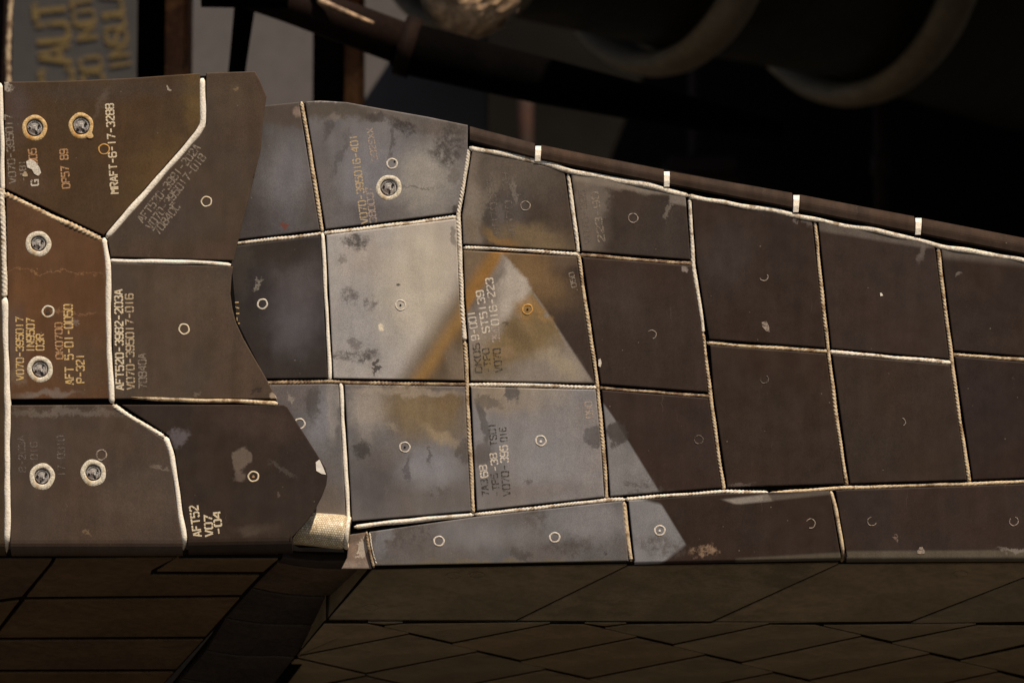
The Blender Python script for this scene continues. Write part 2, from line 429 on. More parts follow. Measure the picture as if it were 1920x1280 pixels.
def cord_mat(name, col, dirt, amount=0.5, lo=.6):
    m = NT(name); v = m.objvec()
    n1 = m.noise(v, 55, 5, 0.65); n2 = m.noise(v, 420, 3, 0.6)
    c = m.mix(m.ramp(n1, 0.60 - amount * 0.3, 0.70 - amount * 0.2), col, dirt)
    k = m.ramp(n2, 0.3, 0.7, lo, 1.12); cc = m.n('ShaderNodeCombineColor')
    for i in range(3): m.l(k, cc.inputs[i])
    m.l(m.mix(1.0, c, cc.outputs[0], 'MULTIPLY'), m.b.inputs['Base Color'])
    m.b.inputs['Roughness'].default_value = 0.9; m.b.inputs['Specular IOR Level'].default_value = 0.15
    m.bump(n2, 0.5)
    return m.m
CORD_W = cord_mat('white_cord', (.78, .69, .56, 1), (.42, .32, .22, 1), 0.28)
CORD_T = cord_mat('tan_cord', (.62, .48, .31, 1), (.30, .20, .11, 1), 0.40)
CORD_B = cord_mat('brown_cord', (.40, .30, .19, 1), (.16, .10, .06, 1), 0.6)
SLEEVE = cord_mat('white_sleeve', (.82, .74, .62, 1), (.60, .50, .38, 1), 0.12, .8)
BACK = plain('black_backing', (.006, .005, .0045, 1), 0.95, 15, spec=.05)
P_CREAM = print_mat('cream_print', (.74, .62, .43, 1), 0.28)
P_GOLD = print_mat('yellowed_print', (.66, .45, .19, 1), 0.33)
P_ORANGE = print_mat('orange_faded_print', (.50, .28, .13, 1), 0.38)
P_FAINT = print_mat('faint_print', (.26, .21, .16, 1), 0.44)
P_VFAINT = print_mat('ghost_print', (.17, .135, .11, 1), 0.55)
P_PALE = print_mat('pale_print', (.66, .58, .48, 1), 0.36)
P_DARK = print_mat('dark_print', (.055, .043, .032, 1), 0.54)
P_TAN = print_mat('tan_print', (.50, .38, .24, 1), 0.35)
RING_W = cord_mat('white_ring_paint', (.72, .64, .54, 1), (.50, .42, .34, 1), 0.2)
RING_O = cord_mat('orange_ring_paint', (.62, .34, .10, 1), (.45, .25, .08, 1), 0.3)
RING_B = cord_mat('amber_ring_filler', (.72, .50, .24, 1), (.50, .26, .08, 1), 0.35)
RING_C = cord_mat('cream_ring_filler', (.74, .66, .52, 1), (.5, .36, .2, 1), 0.2)
RING_F = print_mat('faint_ring_paint', (.36, .29, .23, 1), 0.46, 260)
METAL = plain('dull_fastener_metal', (.46, .42, .38, 1), 0.45, 110, 0.5, 0.8, 0.15, (.11, .09, .08, 1), 0.52)
PIT = plain('fastener_pit', (.006, .005, .005, 1), 0.9, 60)
GLINT = plain('painted_metal_glint', (.75, .70, .62, 1), 0.35, 120, 0.3, 0.4, 0.5)
CHIP = plain('white_chip', (.74, .68, .60, 1), 0.85, 120, 0.15)
PATCH_G = print_mat('grey_sealant', (.33, .29, .255, 1), 0.30, 90)

# ------------------------------------------------------------------ ground under and in front of the craft
gv = [(-60, -60, 0), (60, -60, 0), (60, 60, 0), (-60, 60, 0)]
g_ = link('ground', gv, [(0, 1, 2, 3)], plain('pale_concrete', (.060, .051, .040, 1), 0.9, 0.8, 0.15), Vector((0, 0, 0)))
g_['kind'] = 'structure'

# ------------------------------------------------------------------ the tiled flap: right-hand side
YR = 0.0
flap = craft_root('tiled_flap', 'tapering spacecraft flap of dark square tiles, pale and orange toned near its left end', 'spacecraft flap', Lp(1250, 650, 0.05))
N = dict(a=(478,200), b=(566,191), c=(877,235), d=(880,279), e=(861,404), f=(863,463), f2=(867,560), f3=(873,640), g=(877,719),
         g2=(883,850), h=(889,963), i=(606,436), j=(620,714), k=(640,715), l=(655,983), m=(1064,321), n=(1086,476), n2=(1101,580),
         o=(1122,725), o2=(1132,830), q=(1139,936), r=(1291,367), s=(1301,493), s2=(1318,600), s3=(1325,641), t=(1333,741), t2=(1346,830),
         u=(1359,919), v=(1528,412), w=(1554,658), x=(1589,912), y=(1758,460), z=(1786,679), z1=(1784,662), aa=(1819,905))
BOT1, BOT2, BOT3 = (703,1060), (1184,1051), (1582,1043)
Q1, U1 = (1172,933), (1560,914)
DARK = srgb(62, 47, 41)
FT = {   # face: corner points, base colour
 'T1': [N['a'], N['b'], N['i'], (412,459)],
 'T2': [N['b'], (600,189), (650,192), (720,205), (800,219), N['c'], N['d'], N['e'], N['i']],
 'T3': [(412,459), N['i'], N['j'], (470,716), (412,600)],
 'T4': [N['i'], N['e'], N['f'], N['f2'], N['f3'], N['g'], N['k'], N['j']],
 'T5': [N['d'], N['m'], N['n'], N['f'], N['e']],
 'T6': [N['m'], N['r'], N['s'], N['n']],
 'T7': [N['f'], N['n'], N['n2'], N['o'], N['g'], N['f3'], N['f2']],
 'T8': [N['n'], N['s'], N['s2'], N['s3'], N['t'], N['o'], N['n2']],
 'T9': [(470,716), N['j'], N['k'], N['l'], (550,985)],
 'T10': [N['k'], N['g'], N['g2'], N['h'], N['l']],
 'T11': [N['g'], N['o'], N['o2'], N['q'], N['h'], N['g2']],
 'T12': [N['o'], N['t'], N['t2'], N['u'], N['q'], N['o2']],
 'T13': [N['r'], N['v'], N['w'], N['s3'], N['s2'], N['s']],
 'T14': [N['s3'], N['w'], N['x'], N['u'], N['t2'], N['t']],
 'T15': [N['v'], N['y'], N['z1'], N['z'], N['w']],
 'T16': [N['w'], N['z'], N['aa'], N['x']],
 'T17': [N['y'], (1975,502), (1975,678), N['z1']],
 'T18': [N['z1'], (1975,678), (1975,899), N['aa'], N['z']],
 'B1': [(692,991), N['h'], N['q'], Q1, BOT2, BOT1],
 'B2': [Q1, N['u'], U1, BOT3, BOT2],
 'B3': [U1, N['x'], N['aa'], (1975,899), (1975,1042), BOT3],
}
def shrink(faces, gap, outer=0.0):
    """gap towards neighbouring tiles, none along free edges"""
    out = {}
    for k, p in faces.items():
        n = len(p); ds = []
        c = Vector((sum(q[0] for q in p) / n, sum(q[1] for q in p) / n))
        for i in range(n):
            a, b = Vector(p[i]), Vector(p[(i + 1) % n]); mid = (a + b) / 2; e = (b - a).normalized(); nn = Vector((e.y, -e.x))
            if inside(tuple(mid + nn * 3), p): nn = -nn
            t = mid + nn * 12
            ds.append(gap if any(inside(tuple(t), q) for kk, q in faces.items() if kk != k) else outer)
        out[k] = inset(p, ds)
    return out
P7 = shrink(FT, 5.7)
BLUE = (.205, .18, .17, 1); PALE = (.40, .355, .31, 1); GOLD = (.20, .125, .055, 1); ORANGE = (.27, .14, .04, 1); BROWN = (.075, .052, .037, 1)
SMUT = (.034, .027, .025, 1)
B = lambda *a, **k: colour_patch('blob', *a, **k)
PG = lambda pts, **k: colour_patch('poly', pts, **k)
streak_orange = [(952,468), (958,480), (800,708), (752,708)]  # orange streaks and pale wedges are colour shapes laid across the tiles
feats = {  # lighter bluish centre blobs paint a soft glow into the pale tiles
 'T1': [B(535,330,48,95,10, col=(.165,.158,.170,1), amt=.9, soft=.8), B(540,210,90,26,0, col=(.085,.065,.052,1), amt=.85, soft=.5, edge='ragged'),
        B(560,205,12,10,0, col=(.30,.22,.18,1), amt=.6), B(470,410,60,60,0, col=(.055,.045,.045,1), amt=.7, soft=.7), B(533,425,8,5,0, col=(.16,.05,.035,1), amt=.8, soft=.4, edge='ragged')],
 'T2': [B(690,320,70,90,10, col=(.205,.198,.212,1), amt=.85, soft=.8), B(800,335,62,75,20, col=(.31,.285,.255,1), amt=.9, soft=.75), B(600,330,30,110,-8, col=(.115,.10,.10,1), amt=.5, soft=.6),
        PG([(560,185),(700,196),(700,228),(560,220)], col=(.085,.068,.052,1), amt=.9, soft=9, edge='ragged'),
        PG([(690,196),(880,230),(880,262),(700,224)], col=(.11,.09,.075,1), amt=.7, soft=9, edge='ragged'),
        B(840,275,34,44,20, col=SMUT, amt=.75, soft=.45, edge='ragged', patchy=1), B(752,236,34,14,10, col=SMUT, amt=.8, soft=.45, edge='ragged', patchy=1),
        B(706,225,14,12,0, col=SMUT, amt=.6, soft=.5, edge='ragged'), B(848,330,9,22,0, col=(.15,.13,.115,1), amt=.7, soft=.3),
        B(618,235,10,30,20, col=(.06,.05,.05,1), amt=.6, soft=.6, edge='ragged'), B(636,290,6,50,20, col=(.085,.075,.075,1), amt=.55, soft=.6, edge='ragged'),
        B(625,222,13,10,0, col=(.25,.21,.18,1), amt=.5), B(853,392,10,13,0, col=SMUT, amt=.75, soft=.25), B(732,270,4,34,3, col=(.07,.06,.055,1), amt=.6, soft=.5, edge='ragged'),
        B(640,180,100,10,0, col=(.5,.42,.35,1), amt=.4, soft=.5, edge='ragged'), B(780,350,46,2.5,2, col=(.09,.08,.07,1), amt=.6, soft=.6, edge='ragged'), B(690,400,60,24,0, col=(.085,.075,.078,1), amt=.6, soft=.7)],
 'T3': [B(552,600,48,66,0, col=(.098,.091,.098,1), amt=.9, soft=.9), B(560,520,50,70,-30, col=(.10,.085,.088,1), amt=.7, soft=.7),
        B(485,540,4,14,20, col=(.30,.27,.23,1), amt=.6, soft=.5, edge='ragged'), B(530,470,70,34,0, col=(.036,.026,.021,1), amt=.8, soft=.7), B(455,500,22,60,0, col=(.06,.05,.042,1), amt=.6, soft=.5, edge='ragged')],
 'T4': [B(690,600,90,110,0, col=(.31,.295,.292,1), amt=.9, soft=.7), B(790,520,80,140,10, col=(.50,.44,.35,1), amt=.75, soft=.7),
        PG([(872,520),(890,545),(890,725),(738,725)], col=(.155,.115,.075,1), amt=.92, softs=[14,5,5,20], soft=14, edge='clean'),
        PG([(880,548),(884,600),(796,725),(764,725)], col=(.27,.155,.05,1), amt=.85, softs=[10,13,8,13], soft=12, edge='clean'),
        PG([(880,588),(884,640),(828,725),(792,725)], col=(.085,.055,.032,1), amt=.6, softs=[9,15,8,12], soft=12, edge='clean'),
        PG([(885,650),(885,725),(836,725)], col=(.17,.118,.082,1), amt=.7, softs=[9,9,14], soft=12, edge='clean'), B(852,672,18,34,-25, col=(.22,.17,.125,1), amt=.55, soft=.8),
        B(664,452,30,15,-10, col=SMUT, amt=.8, soft=.5, edge='ragged', patchy=1), B(645,485,9,8,0, col=(.18,.15,.13,1), amt=.6, edge='ragged'),
        B(658,556,14,22,0, col=(.10,.085,.085,1), amt=.75, soft=.4, edge='ragged', patchy=.7), B(698,566,18,16,0, col=(.10,.085,.085,1), amt=.7, soft=.5, edge='ragged', patchy=.7),
        B(668,664,38,12,5, col=SMUT, amt=.75, soft=.45, edge='ragged', patchy=1), B(664,640,14,10,20, col=(.11,.09,.09,1), amt=.6, edge='ragged'), B(703,688,5,12,-15, col=SMUT, amt=.8, soft=.3, edge='ragged'),
        B(745,531,4,4,0, col=SMUT, amt=.8), B(852,440,7,20,10, col=(.15,.13,.11,1), amt=.65, soft=.3), B(625,668,14,6,0, col=SMUT, amt=.6, edge='ragged'),
        B(715,615,6,5,0, col=(.70,.60,.45,1), amt=.9, soft=.4)],
 'T5': [PG([(872,285),(900,290),(905,460),(860,460)], col=(.20,.165,.135,1), amt=.9, soft=12, edge='soft'),
        B(960,320,90,46,10, col=(.12,.095,.075,1), amt=.8, soft=.7), B(950,400,38,60,25, col=(.085,.07,.062,1), amt=.9, soft=.5), B(905,385,16,60,25, col=(.18,.15,.12,1), amt=.8, soft=.5, edge='ragged'),
        B(1000,450,80,30,8, col=(.19,.135,.075,1), amt=.8, soft=.7), B(922,446,9,26,-38, col=(.23,.14,.055,1), amt=.6, soft=.7), B(945,458,26,8,10, col=ORANGE, amt=.5, soft=.6), B(885,430,14,30,0, col=(.17,.13,.09,1), amt=.8),
        B(965,360,5,26,-8, col=(.22,.19,.16,1), amt=.5, edge='ragged'), B(935,400,7,24,0, col=(.14,.12,.11,1), amt=.5, edge='ragged')],
 'T6': [PG([(1075,330),(1125,338),(1130,480),(1080,480)], col=(.155,.125,.10,1), amt=.8, softs=[8,30,8,8], soft=14), B(1120,370,24,46,10, col=(.19,.16,.135,1), amt=.55, soft=.5, edge='ragged'),
        PG([(1075,322),(1296,366),(1240,366),(1075,338)], col=(.25,.21,.17,1), amt=.6, softs=[6,4,5,4], soft=5, edge='clean'), PG([(1255,352),(1294,364),(1294,388),(1256,380)], col=(.20,.17,.145,1), amt=.8, soft=3, edge='clean'), B(1250,392,5,14,0, col=(.22,.19,.16,1), amt=.5, edge='ragged'),
        B(1180,352,60,8,11, col=(.24,.20,.165,1), amt=.4)],
 'T7': [PG([(860,455),(1005,470),(1080,560),(880,590)], col=(.20,.125,.06,1), amt=.85, softs=[6,40,50,40], soft=30), B(1000,500,34,40,-25, col=(.19,.115,.055,1), amt=.7, soft=.9), B(1060,490,30,18,0, col=(.16,.11,.07,1), amt=.5, soft=.8),
        PG([(862,455),(950,455),(862,590)], col=(.17,.125,.085,1), amt=.75, softs=[6,24,6], soft=24),
        PG([(922,466),(952,470),(868,600),(852,572)], col=ORANGE, amt=.9, softs=[10,9,10,13], soft=10, edge='clean'),
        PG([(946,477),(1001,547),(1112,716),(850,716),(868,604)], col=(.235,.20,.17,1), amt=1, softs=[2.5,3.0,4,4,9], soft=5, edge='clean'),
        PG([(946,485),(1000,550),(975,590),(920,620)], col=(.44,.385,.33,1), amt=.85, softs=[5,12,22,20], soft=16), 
        PG([(948,480),(940,510),(868,640),(850,640)], col=(.11,.09,.082,1), amt=.75, softs=[9,12,9,9], soft=9),
        PG([(955,590),(1002,545),(1060,640),(900,715),(880,690)], col=(.19,.13,.06,1), amt=.92, softs=[18,4,30,30,22], soft=20), B(985,578,18,20,0, col=(.30,.16,.04,1), amt=.6, soft=.9), B(970,625,40,14,35, col=(.12,.08,.045,1), amt=.5, soft=.9), B(945,660,20,12,0, col=(.30,.20,.13,1), amt=.4),
        PG([(990,560),(1005,552),(1035,600),(1015,600)], col=(.34,.20,.08,1), amt=.5, soft=6), B(1050,680,46,22,35, col=(.33,.27,.19,1), amt=.7, soft=.8), B(920,700,50,12,0, col=(.13,.11,.085,1), amt=.5, soft=.6, edge='ragged'),
        B(948,606,7,5,0, col=(.07,.05,.03,1), amt=.6, edge='ragged'), B(905,640,20,36,20, col=(.27,.21,.15,1), amt=.5, soft=.7)],
 'T8': [B(1288,509,7,6,0, col=(.32,.27,.24,1), amt=.7, soft=.4), B(1160,560,60,70,0, col=(.058,.043,.036,1), amt=.5, soft=.8)],
 'T9': [B(560,745,40,26,0, col=(.13,.11,.11,1), amt=.8, edge='ragged'), B(600,790,30,60,15, col=(.22,.215,.23,1), amt=.8, soft=.7), B(585,760,14,34,10, col=(.065,.055,.052,1), amt=.65, soft=.5, edge='ragged'),
        B(625,770,14,60,0, col=(.30,.27,.25,1), amt=.6), B(612,940,40,40,0, col=(.13,.105,.088,1), amt=.8, soft=.7), B(545,742,5,8,0, col=(.34,.30,.25,1), amt=.5, edge='ragged')],
 'T10': [B(690,770,40,46,0, col=(.34,.30,.265,1), amt=.85, soft=.7), B(790,770,90,52,15, col=(.195,.14,.075,1), amt=.9, soft=.7), B(830,820,46,12,30, col=(.31,.24,.15,1), amt=.6, soft=.7), B(845,755,30,24,0, col=(.16,.105,.05,1), amt=.7),
         B(805,875,66,44,0, col=(.225,.22,.236,1), amt=.85, soft=.7), B(700,910,60,56,0, col=(.085,.075,.078,1), amt=.75, soft=.7), B(680,842,18,22,0, col=SMUT, amt=.65, soft=.35, edge='ragged'), B(764,875,7,24,3, col=(.075,.065,.07,1), amt=.6, soft=.4, edge='ragged'),
         B(804,850,4,20,0, col=(.07,.06,.055,1), amt=.6, edge='ragged'), B(820,922,30,10,-5, col=(.085,.07,.06,1), amt=.65, edge='ragged', patchy=.6), B(876,845,17,22,0, col=(.075,.062,.055,1), amt=.7, soft=.35, edge='ragged'), B(850,940,50,20,0, col=(.13,.11,.10,1), amt=.5),
         B(738,802,16,9,20, col=(.36,.30,.22,1), amt=.45, edge='ragged', patchy=1), B(765,735,110,8,2, col=(.36,.30,.24,1), amt=.5)],
 'T11': [B(1040,870,95,70,0, col=(.255,.246,.256,1), amt=.8, soft=.9), B(920,900,34,60,0, col=(.13,.12,.12,1), amt=.6, soft=.8),B(950,745,80,34,4, col=(.27,.21,.145,1), amt=.85, soft=.7), B(1010,740,60,26,0, col=(.30,.25,.19,1), amt=.6), B(906,790,10,44,-14, col=(.06,.05,.045,1), amt=.75, soft=.3, edge='soft'),
         B(916,752,26,10,5, col=(.085,.07,.052,1), amt=.65, soft=.4, edge='ragged'), B(960,738,10,16,-20, col=SMUT, amt=.75, soft=.4, edge='ragged'), B(905,845,22,24,0, col=(.085,.07,.06,1), amt=.7, soft=.5, edge='ragged'),
         B(1112,818,20,22,0, col=(.060,.048,.044,1), amt=.9, soft=.25, edge='ragged'), PG([(1117,722),(1140,722),(1140,790),(1124,760)], col=(.045,.032,.025,1), amt=.95, softs=[2,2,2,2.5], soft=2, edge='clean'),
         B(1000,925,110,20,-8, col=(.17,.145,.135,1), amt=.6, soft=.7), B(990,902,8,5,0, col=(.09,.075,.065,1), amt=.6, edge='ragged'), B(1030,800,120,80,0, col=(.23,.222,.23,1), amt=.5, soft=.8)],
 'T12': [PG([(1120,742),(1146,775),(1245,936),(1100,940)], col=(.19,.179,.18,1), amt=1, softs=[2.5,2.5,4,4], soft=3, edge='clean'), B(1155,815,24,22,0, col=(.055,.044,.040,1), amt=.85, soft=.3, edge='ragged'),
         B(1200,905,34,9,10, col=(.075,.06,.055,1), amt=.7, soft=.4, edge='ragged', patchy=.6), B(1215,926,40,8,-4, col=(.085,.07,.062,1), amt=.6, edge='ragged')],
 'T13': [B(1360,480,60,80,0, col=(.052,.041,.038,1), amt=.6, soft=.8), B(1490,412,5,5,0, col=(.2,.17,.15,1), amt=.5, edge='ragged'), B(1515,418,14,7,30, col=(.17,.14,.125,1), amt=.6)],
 'T14': [B(1385,908,26,4,0, col=(.16,.13,.11,1), amt=.5, edge='ragged')],
 'T15': [PG([(1530,410),(1762,462),(1740,466),(1530,432)], col=(.16,.135,.115,1), amt=.6, softs=[4,4,4,5], soft=4, edge='clean'), B(1729,470,6,18,5, col=(.15,.125,.11,1), amt=.6, soft=.5)],
 'T16': [], 
 'T17': [PG([(1760,458),(1960,498),(1960,502),(1764,482)], col=(.15,.125,.105,1), amt=.6, softs=[4,4,8,4], soft=4, edge='clean'), B(1793,516,4,3,0, col=(.2,.17,.14,1), amt=.6)],
 'T18': [],
 'B1': [B(860,1000,70,34,0, col=(.185,.175,.180,1), amt=.8, soft=.8), B(1085,975,80,36,-5, col=(.21,.20,.208,1), amt=.8, soft=.8),B(760,1000,60,30,0, col=(.085,.07,.065,1), amt=.7, soft=.5, edge='ragged', patchy=.5), B(722,1010,14,40,15, col=(.22,.215,.23,1), amt=.6), B(1005,975,22,24,10, col=(.085,.07,.058,1), amt=.75, soft=.35, edge='ragged', patchy=.7), B(1070,1022,60,16,-5, col=(.075,.062,.055,1), amt=.75, soft=.5, edge='ragged', patchy=.8), B(975,1038,16,12,20, col=(.06,.05,.045,1), amt=.7, soft=.4, edge='ragged'),
        B(940,1000,90,30,0, col=(.20,.19,.195,1), amt=.6, soft=.8), B(1120,980,60,40,0, col=(.22,.205,.21,1), amt=.6), B(1136,1034,6,6,0, col=SMUT, amt=.7, edge='ragged'), B(950,1056,260,6,0, col=(.15,.12,.07,1), amt=.6, soft=.6)],
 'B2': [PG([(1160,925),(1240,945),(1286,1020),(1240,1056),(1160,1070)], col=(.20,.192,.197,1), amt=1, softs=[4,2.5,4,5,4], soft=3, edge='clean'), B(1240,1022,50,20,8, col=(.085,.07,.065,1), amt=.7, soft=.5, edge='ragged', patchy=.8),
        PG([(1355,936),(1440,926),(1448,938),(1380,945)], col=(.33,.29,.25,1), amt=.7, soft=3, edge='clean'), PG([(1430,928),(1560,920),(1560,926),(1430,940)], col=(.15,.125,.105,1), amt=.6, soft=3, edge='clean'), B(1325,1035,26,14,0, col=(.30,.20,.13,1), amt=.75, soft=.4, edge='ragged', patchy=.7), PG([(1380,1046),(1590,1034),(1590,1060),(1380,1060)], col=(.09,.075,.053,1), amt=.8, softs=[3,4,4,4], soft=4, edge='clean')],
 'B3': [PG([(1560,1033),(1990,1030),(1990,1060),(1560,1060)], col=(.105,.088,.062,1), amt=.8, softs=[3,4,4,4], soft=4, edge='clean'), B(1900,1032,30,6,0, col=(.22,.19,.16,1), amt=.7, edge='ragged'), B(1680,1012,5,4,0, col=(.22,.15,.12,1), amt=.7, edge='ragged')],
}
pale = {'T1': (.082,.076,.078,1), 'T2': (.140,.132,.137,1), 'T3': (.036,.031,.031,1), 'T4': (.37,.35,.34,1), 'T9': (.125,.117,.118,1), 'T10': (.135,.126,.127,1), 'T11': (.205,.195,.199,1), 'B1': (.115,.108,.110,1),
        'T5': (.062,.048,.039,1), 'T6': (.047,.035,.029,1), 'T7': (.042,.031,.0265,1)}
tlabel = {'T1': 'blue grey tile half hidden behind the left section', 'T2': 'blue grey tile with a large round fastener and smudged top edge', 'T3': 'dark bluish tile with a white ring', 'T4': 'palest tile, cut by an orange streak', 'T5': 'brown tile with ghost lettering and orange tint', 'T7': 'tile with a pale wedge outlined in orange',
          'T10': 'grey tile with a golden brown cloud', 'T11': 'grey tile with dark and white stencilled numbers', 'T12': 'tile half pale grey and half dark brown', 'B2': 'bottom edge tile, pale at its left end'}
rounds = {'B2': {3: 0.005}, 'B3': {4: 0.0075}}
bigholes = {'T2': [(729, 352, 15.5)]}
rng = random.Random(3)
TILE = {}
for k, p in P7.items():
    if k in pale: base = pale[k]
    else:
        f = rng.uniform(0.80, 1.18); base = (.0335 * f, .0222 * f * rng.uniform(.97, 1.03), .0178 * f * rng.uniform(.92, 1.06), 1)
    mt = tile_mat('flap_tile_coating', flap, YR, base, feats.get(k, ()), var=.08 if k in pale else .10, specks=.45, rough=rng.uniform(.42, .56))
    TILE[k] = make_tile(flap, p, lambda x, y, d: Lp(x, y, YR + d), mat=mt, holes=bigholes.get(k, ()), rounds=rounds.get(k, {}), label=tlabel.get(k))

# rolled caps along the upper edge
caps = [((881,236),(1003,268),(1003,298),(881,266)), ((1015,271),(1245,317),(1245,346),(1015,301)), ((1256,320),(1486,361),(1486,392),(1256,348)),
        ((1500,364),(1715,405),(1715,438),(1500,396)), ((1729,408),(1975,456),(1975,489),(1729,441))]
for tl, tr, br, bl in caps:
    mt = tile_mat('edge_tile_coating', flap, YR, (.036, .0245, .0185, 1), [], var=.2, specks=.4, spec=.05, rough=.75)
    V, F = [], []; m = 7
    for e, (t, b) in enumerate(((tl, bl), (tr, br))):
        T, Bt = Lp(*t, 0), Lp(*b, 0); h = (T - Bt).length; up = (T - Bt).normalized()
        prof = [(0.0, 0.004), (0.0, -0.0014), (0.0025 / h, -0.0030)]
        prof += [(0.42 + 0.58 * math.sin(a), -0.0030 + 0.017 * (1 - math.cos(a))) for a in (math.pi / 2 * j / m for j in range(m + 1))]
        prof += [(1.0, 0.05), (0.0, 0.05)]
        for f, dy in prof: V.append(Bt + up * h * f + Vector((0, dy, 0)))
    k = len(V) // 2
    F += [(i, (i + 1) % k, k + (i + 1) % k, k + i) for i in range(k)] + [tuple(range(k)), tuple(range(k, 2 * k))]
    part('edge_tile', V, F, mt, flap)
for (x0, y0), (x1, y1) in (((1010,272),(1008,302)), ((1251,320),(1250,350)), ((1494,364),(1492,398)), ((1723,407),(1721,440))):
    T, Bt = Lp(x0, y0, 0), Lp(x1, y1, 0); V, F = [], []; hw = 5.0 * S
    for sx in (-1, 1):
        for f, dy in ((0.0, .004), (0.0, -.002), (.35, -.0027), (.7, -.001), (.95, .007), (.98, .04), (0, .04)):
            V.append(Bt.lerp(T, f) + Vector((sx * hw * (1 + .15 * f), dy, 0)))
    F += [(i, (i + 1) % 7, 7 + (i + 1) % 7, 7 + i) for i in range(7)] + [tuple(range(7)), tuple(range(7, 14))]
    part('gap_filler', V, F, SLEEVE, flap, smooth=False)

# gap fillers (ropes and sleeves) in the seams
nn = lambda s: [N[q] if isinstance(q, str) else q for q in s]
ropes = [  # points, radius, material, twist
 (['b', (575,240), (590,330), 'i'], 4.6, CORD_T, .26), ([(440,455), (520,446), 'i'], 4.8, CORD_W, .26), (['i', (640,433), (720,422), (800,413), (856,405)], 5.4, CORD_W, .26),
 (['d', (876,310), 'e', 'f', 'f2', (870,600), (873,640)], 5.6, CORD_W, .22), ([(873,640), 'g', 'g2', 'h'], 4.8, CORD_T, .22), 
 (['i', (611,520), (615,600), 'j'], 4.6, SLEEVE, .0), ([(497,716), (560,715), 'j', 'k', (720,717), (800,719), 'g'], 4.8, CORD_B, .26), (['k', (644,790), (650,880), 'l'], 5.2, SLEEVE, .0),
 ([(869,463), (930,464), (985,467), (1040,472), 'n'], 4.6, CORD_W, .22), (['n', (1140,481), (1200,486), 's'], 5.2, CORD_B, .10), ([(1067,326), (1076,400), 'n'], 4.8, CORD_W, .12), (['n', 'n2', 'o', 'o2', 'q'], 4.6, CORD_T, .24),
 (['g', (940,720), (1000,720), (1060,722), 'o'], 5.0, CORD_W, .26), (['o', (1160,729), (1230,734), 't'], 3.8, CORD_B, .12),
 ([(1294,372), 's', 's2', (1320,625)], 4.9, CORD_W, .10), ([(1320,625), 't', 't2', 'u'], 4.4, CORD_T, .24), (['s3', (1400,647), (1480,652), 'w'], 5.4, CORD_T, .12), ([(1529,416), 'w', (1570,780), 'x'], 4.4, CORD_T, .22),
 (['w', (1640,665), (1720,672), 'z'], 5.4, CORD_W, .10), ([(1760,464), 'z1', 'z', (1802,790), 'aa'], 4.6, CORD_T, .22), (['z1', (1860,668), (1975,677)], 4.9, CORD_T, .14),
 ([(664,986), (720,978), (800,970), 'h'], 6.2, SLEEVE, .05), (['h', (960,955), (1040,946), (1100,940), 'q', (1172,934)], 5.0, CORD_W, .26), ([(1172,934), (1260,927), 'u', (1440,922)], 4.4, CORD_W, .24),
 ([(1440,924), U1, 'x', (1700,909), 'aa', (1975,898)], 4.8, CORD_T, .12), ([(1171,940), (1178,1000), (1185,1052)], 5.2, CORD_T, .08),
 ([(1559,920), (1569,960), (1578,1005), (1582,1030), (1583,1044,.004), (1580,1052,.012)], 4.6, CORD_T, .0),
 ([(689,996), (694,1030), (703,1064)], 3.2, CORD_B, .26), ([(696,997), (700,1028), (708,1060)], 2.8, CORD_W, .26),
]
for pts, r, mt, tw in ropes:
    pts = nn(pts)
    horiz = abs(pts[-1][0] - pts[0][0]) > abs(pts[-1][1] - pts[0][1])
    sh = (0, 1.8) if horiz else (-1.6, 0)
    pts = [(p[0] + sh[0], p[1] + sh[1]) + tuple(p[2:]) for p in pts]
    cord(flap, pts, r * .78, mt, twist=tw * .75, pitch=20 if tw > .15 else 30, flatten=.9, sink=1.25)
cord(flap, [(880,275), (950,291), (1010,304), (1062,318), (1140,333), (1250,357), (1291,367)], 5.2, CORD_W, twist=0, flatten=.5, wob=1.5)
cord(flap, [(1291,366), (1400,388), (1530,411), (1640,433), (1758,459), (1860,478), (1975,501)], 4.6, CORD_W, twist=0, flatten=.55, wob=1.5)

# backing that closes the seams
bk = [(478,196),(566,190),(650,190),(800,218),(882,238),(1003,266),(1975,454),(1975,1040),(1582,1040),(1184,1048),(708,1054),(697,1062),(650,1062),(640,1030),(560,1030),(500,1000),(460,720),(405,600),(405,460)]
def slab(poly, y0, y1): 
    n = len(poly); V = [Lp(a, b, y0) for a, b in poly] + [Lp(a, b, y1) for a, b in poly]
    return V, [tuple(range(n)), tuple(range(n, 2 * n))] + [(i, (i + 1) % n, n + (i + 1) % n, n + i) for i in range(n)]
bk = inset(bk, 4)
part('backing', *slab(bk, .0095, .028), BACK, flap)
# small scuffed closing piece at the corner
mt = tile_mat('closing_tile_coating', flap, YR, (.19, .145, .12, 1), [B(683,1022,9,24,5, col=(.46,.39,.32,1), amt=.95, soft=.2, edge='ragged'), B(660,1010,12,12,0, col=(.10,.075,.06,1), amt=.6), B(670,1062,40,10,0, col=(.28,.22,.18,1), amt=.6)], specks=.2)
make_tile(flap, [(655,1002),(688,996),(697,1066),(640,1066),(650,1046)], lambda x, y, d: Lp(x, y, .004 + d), mt, thick=.02, label='small pinkish grey corner tile with a pale scuff')

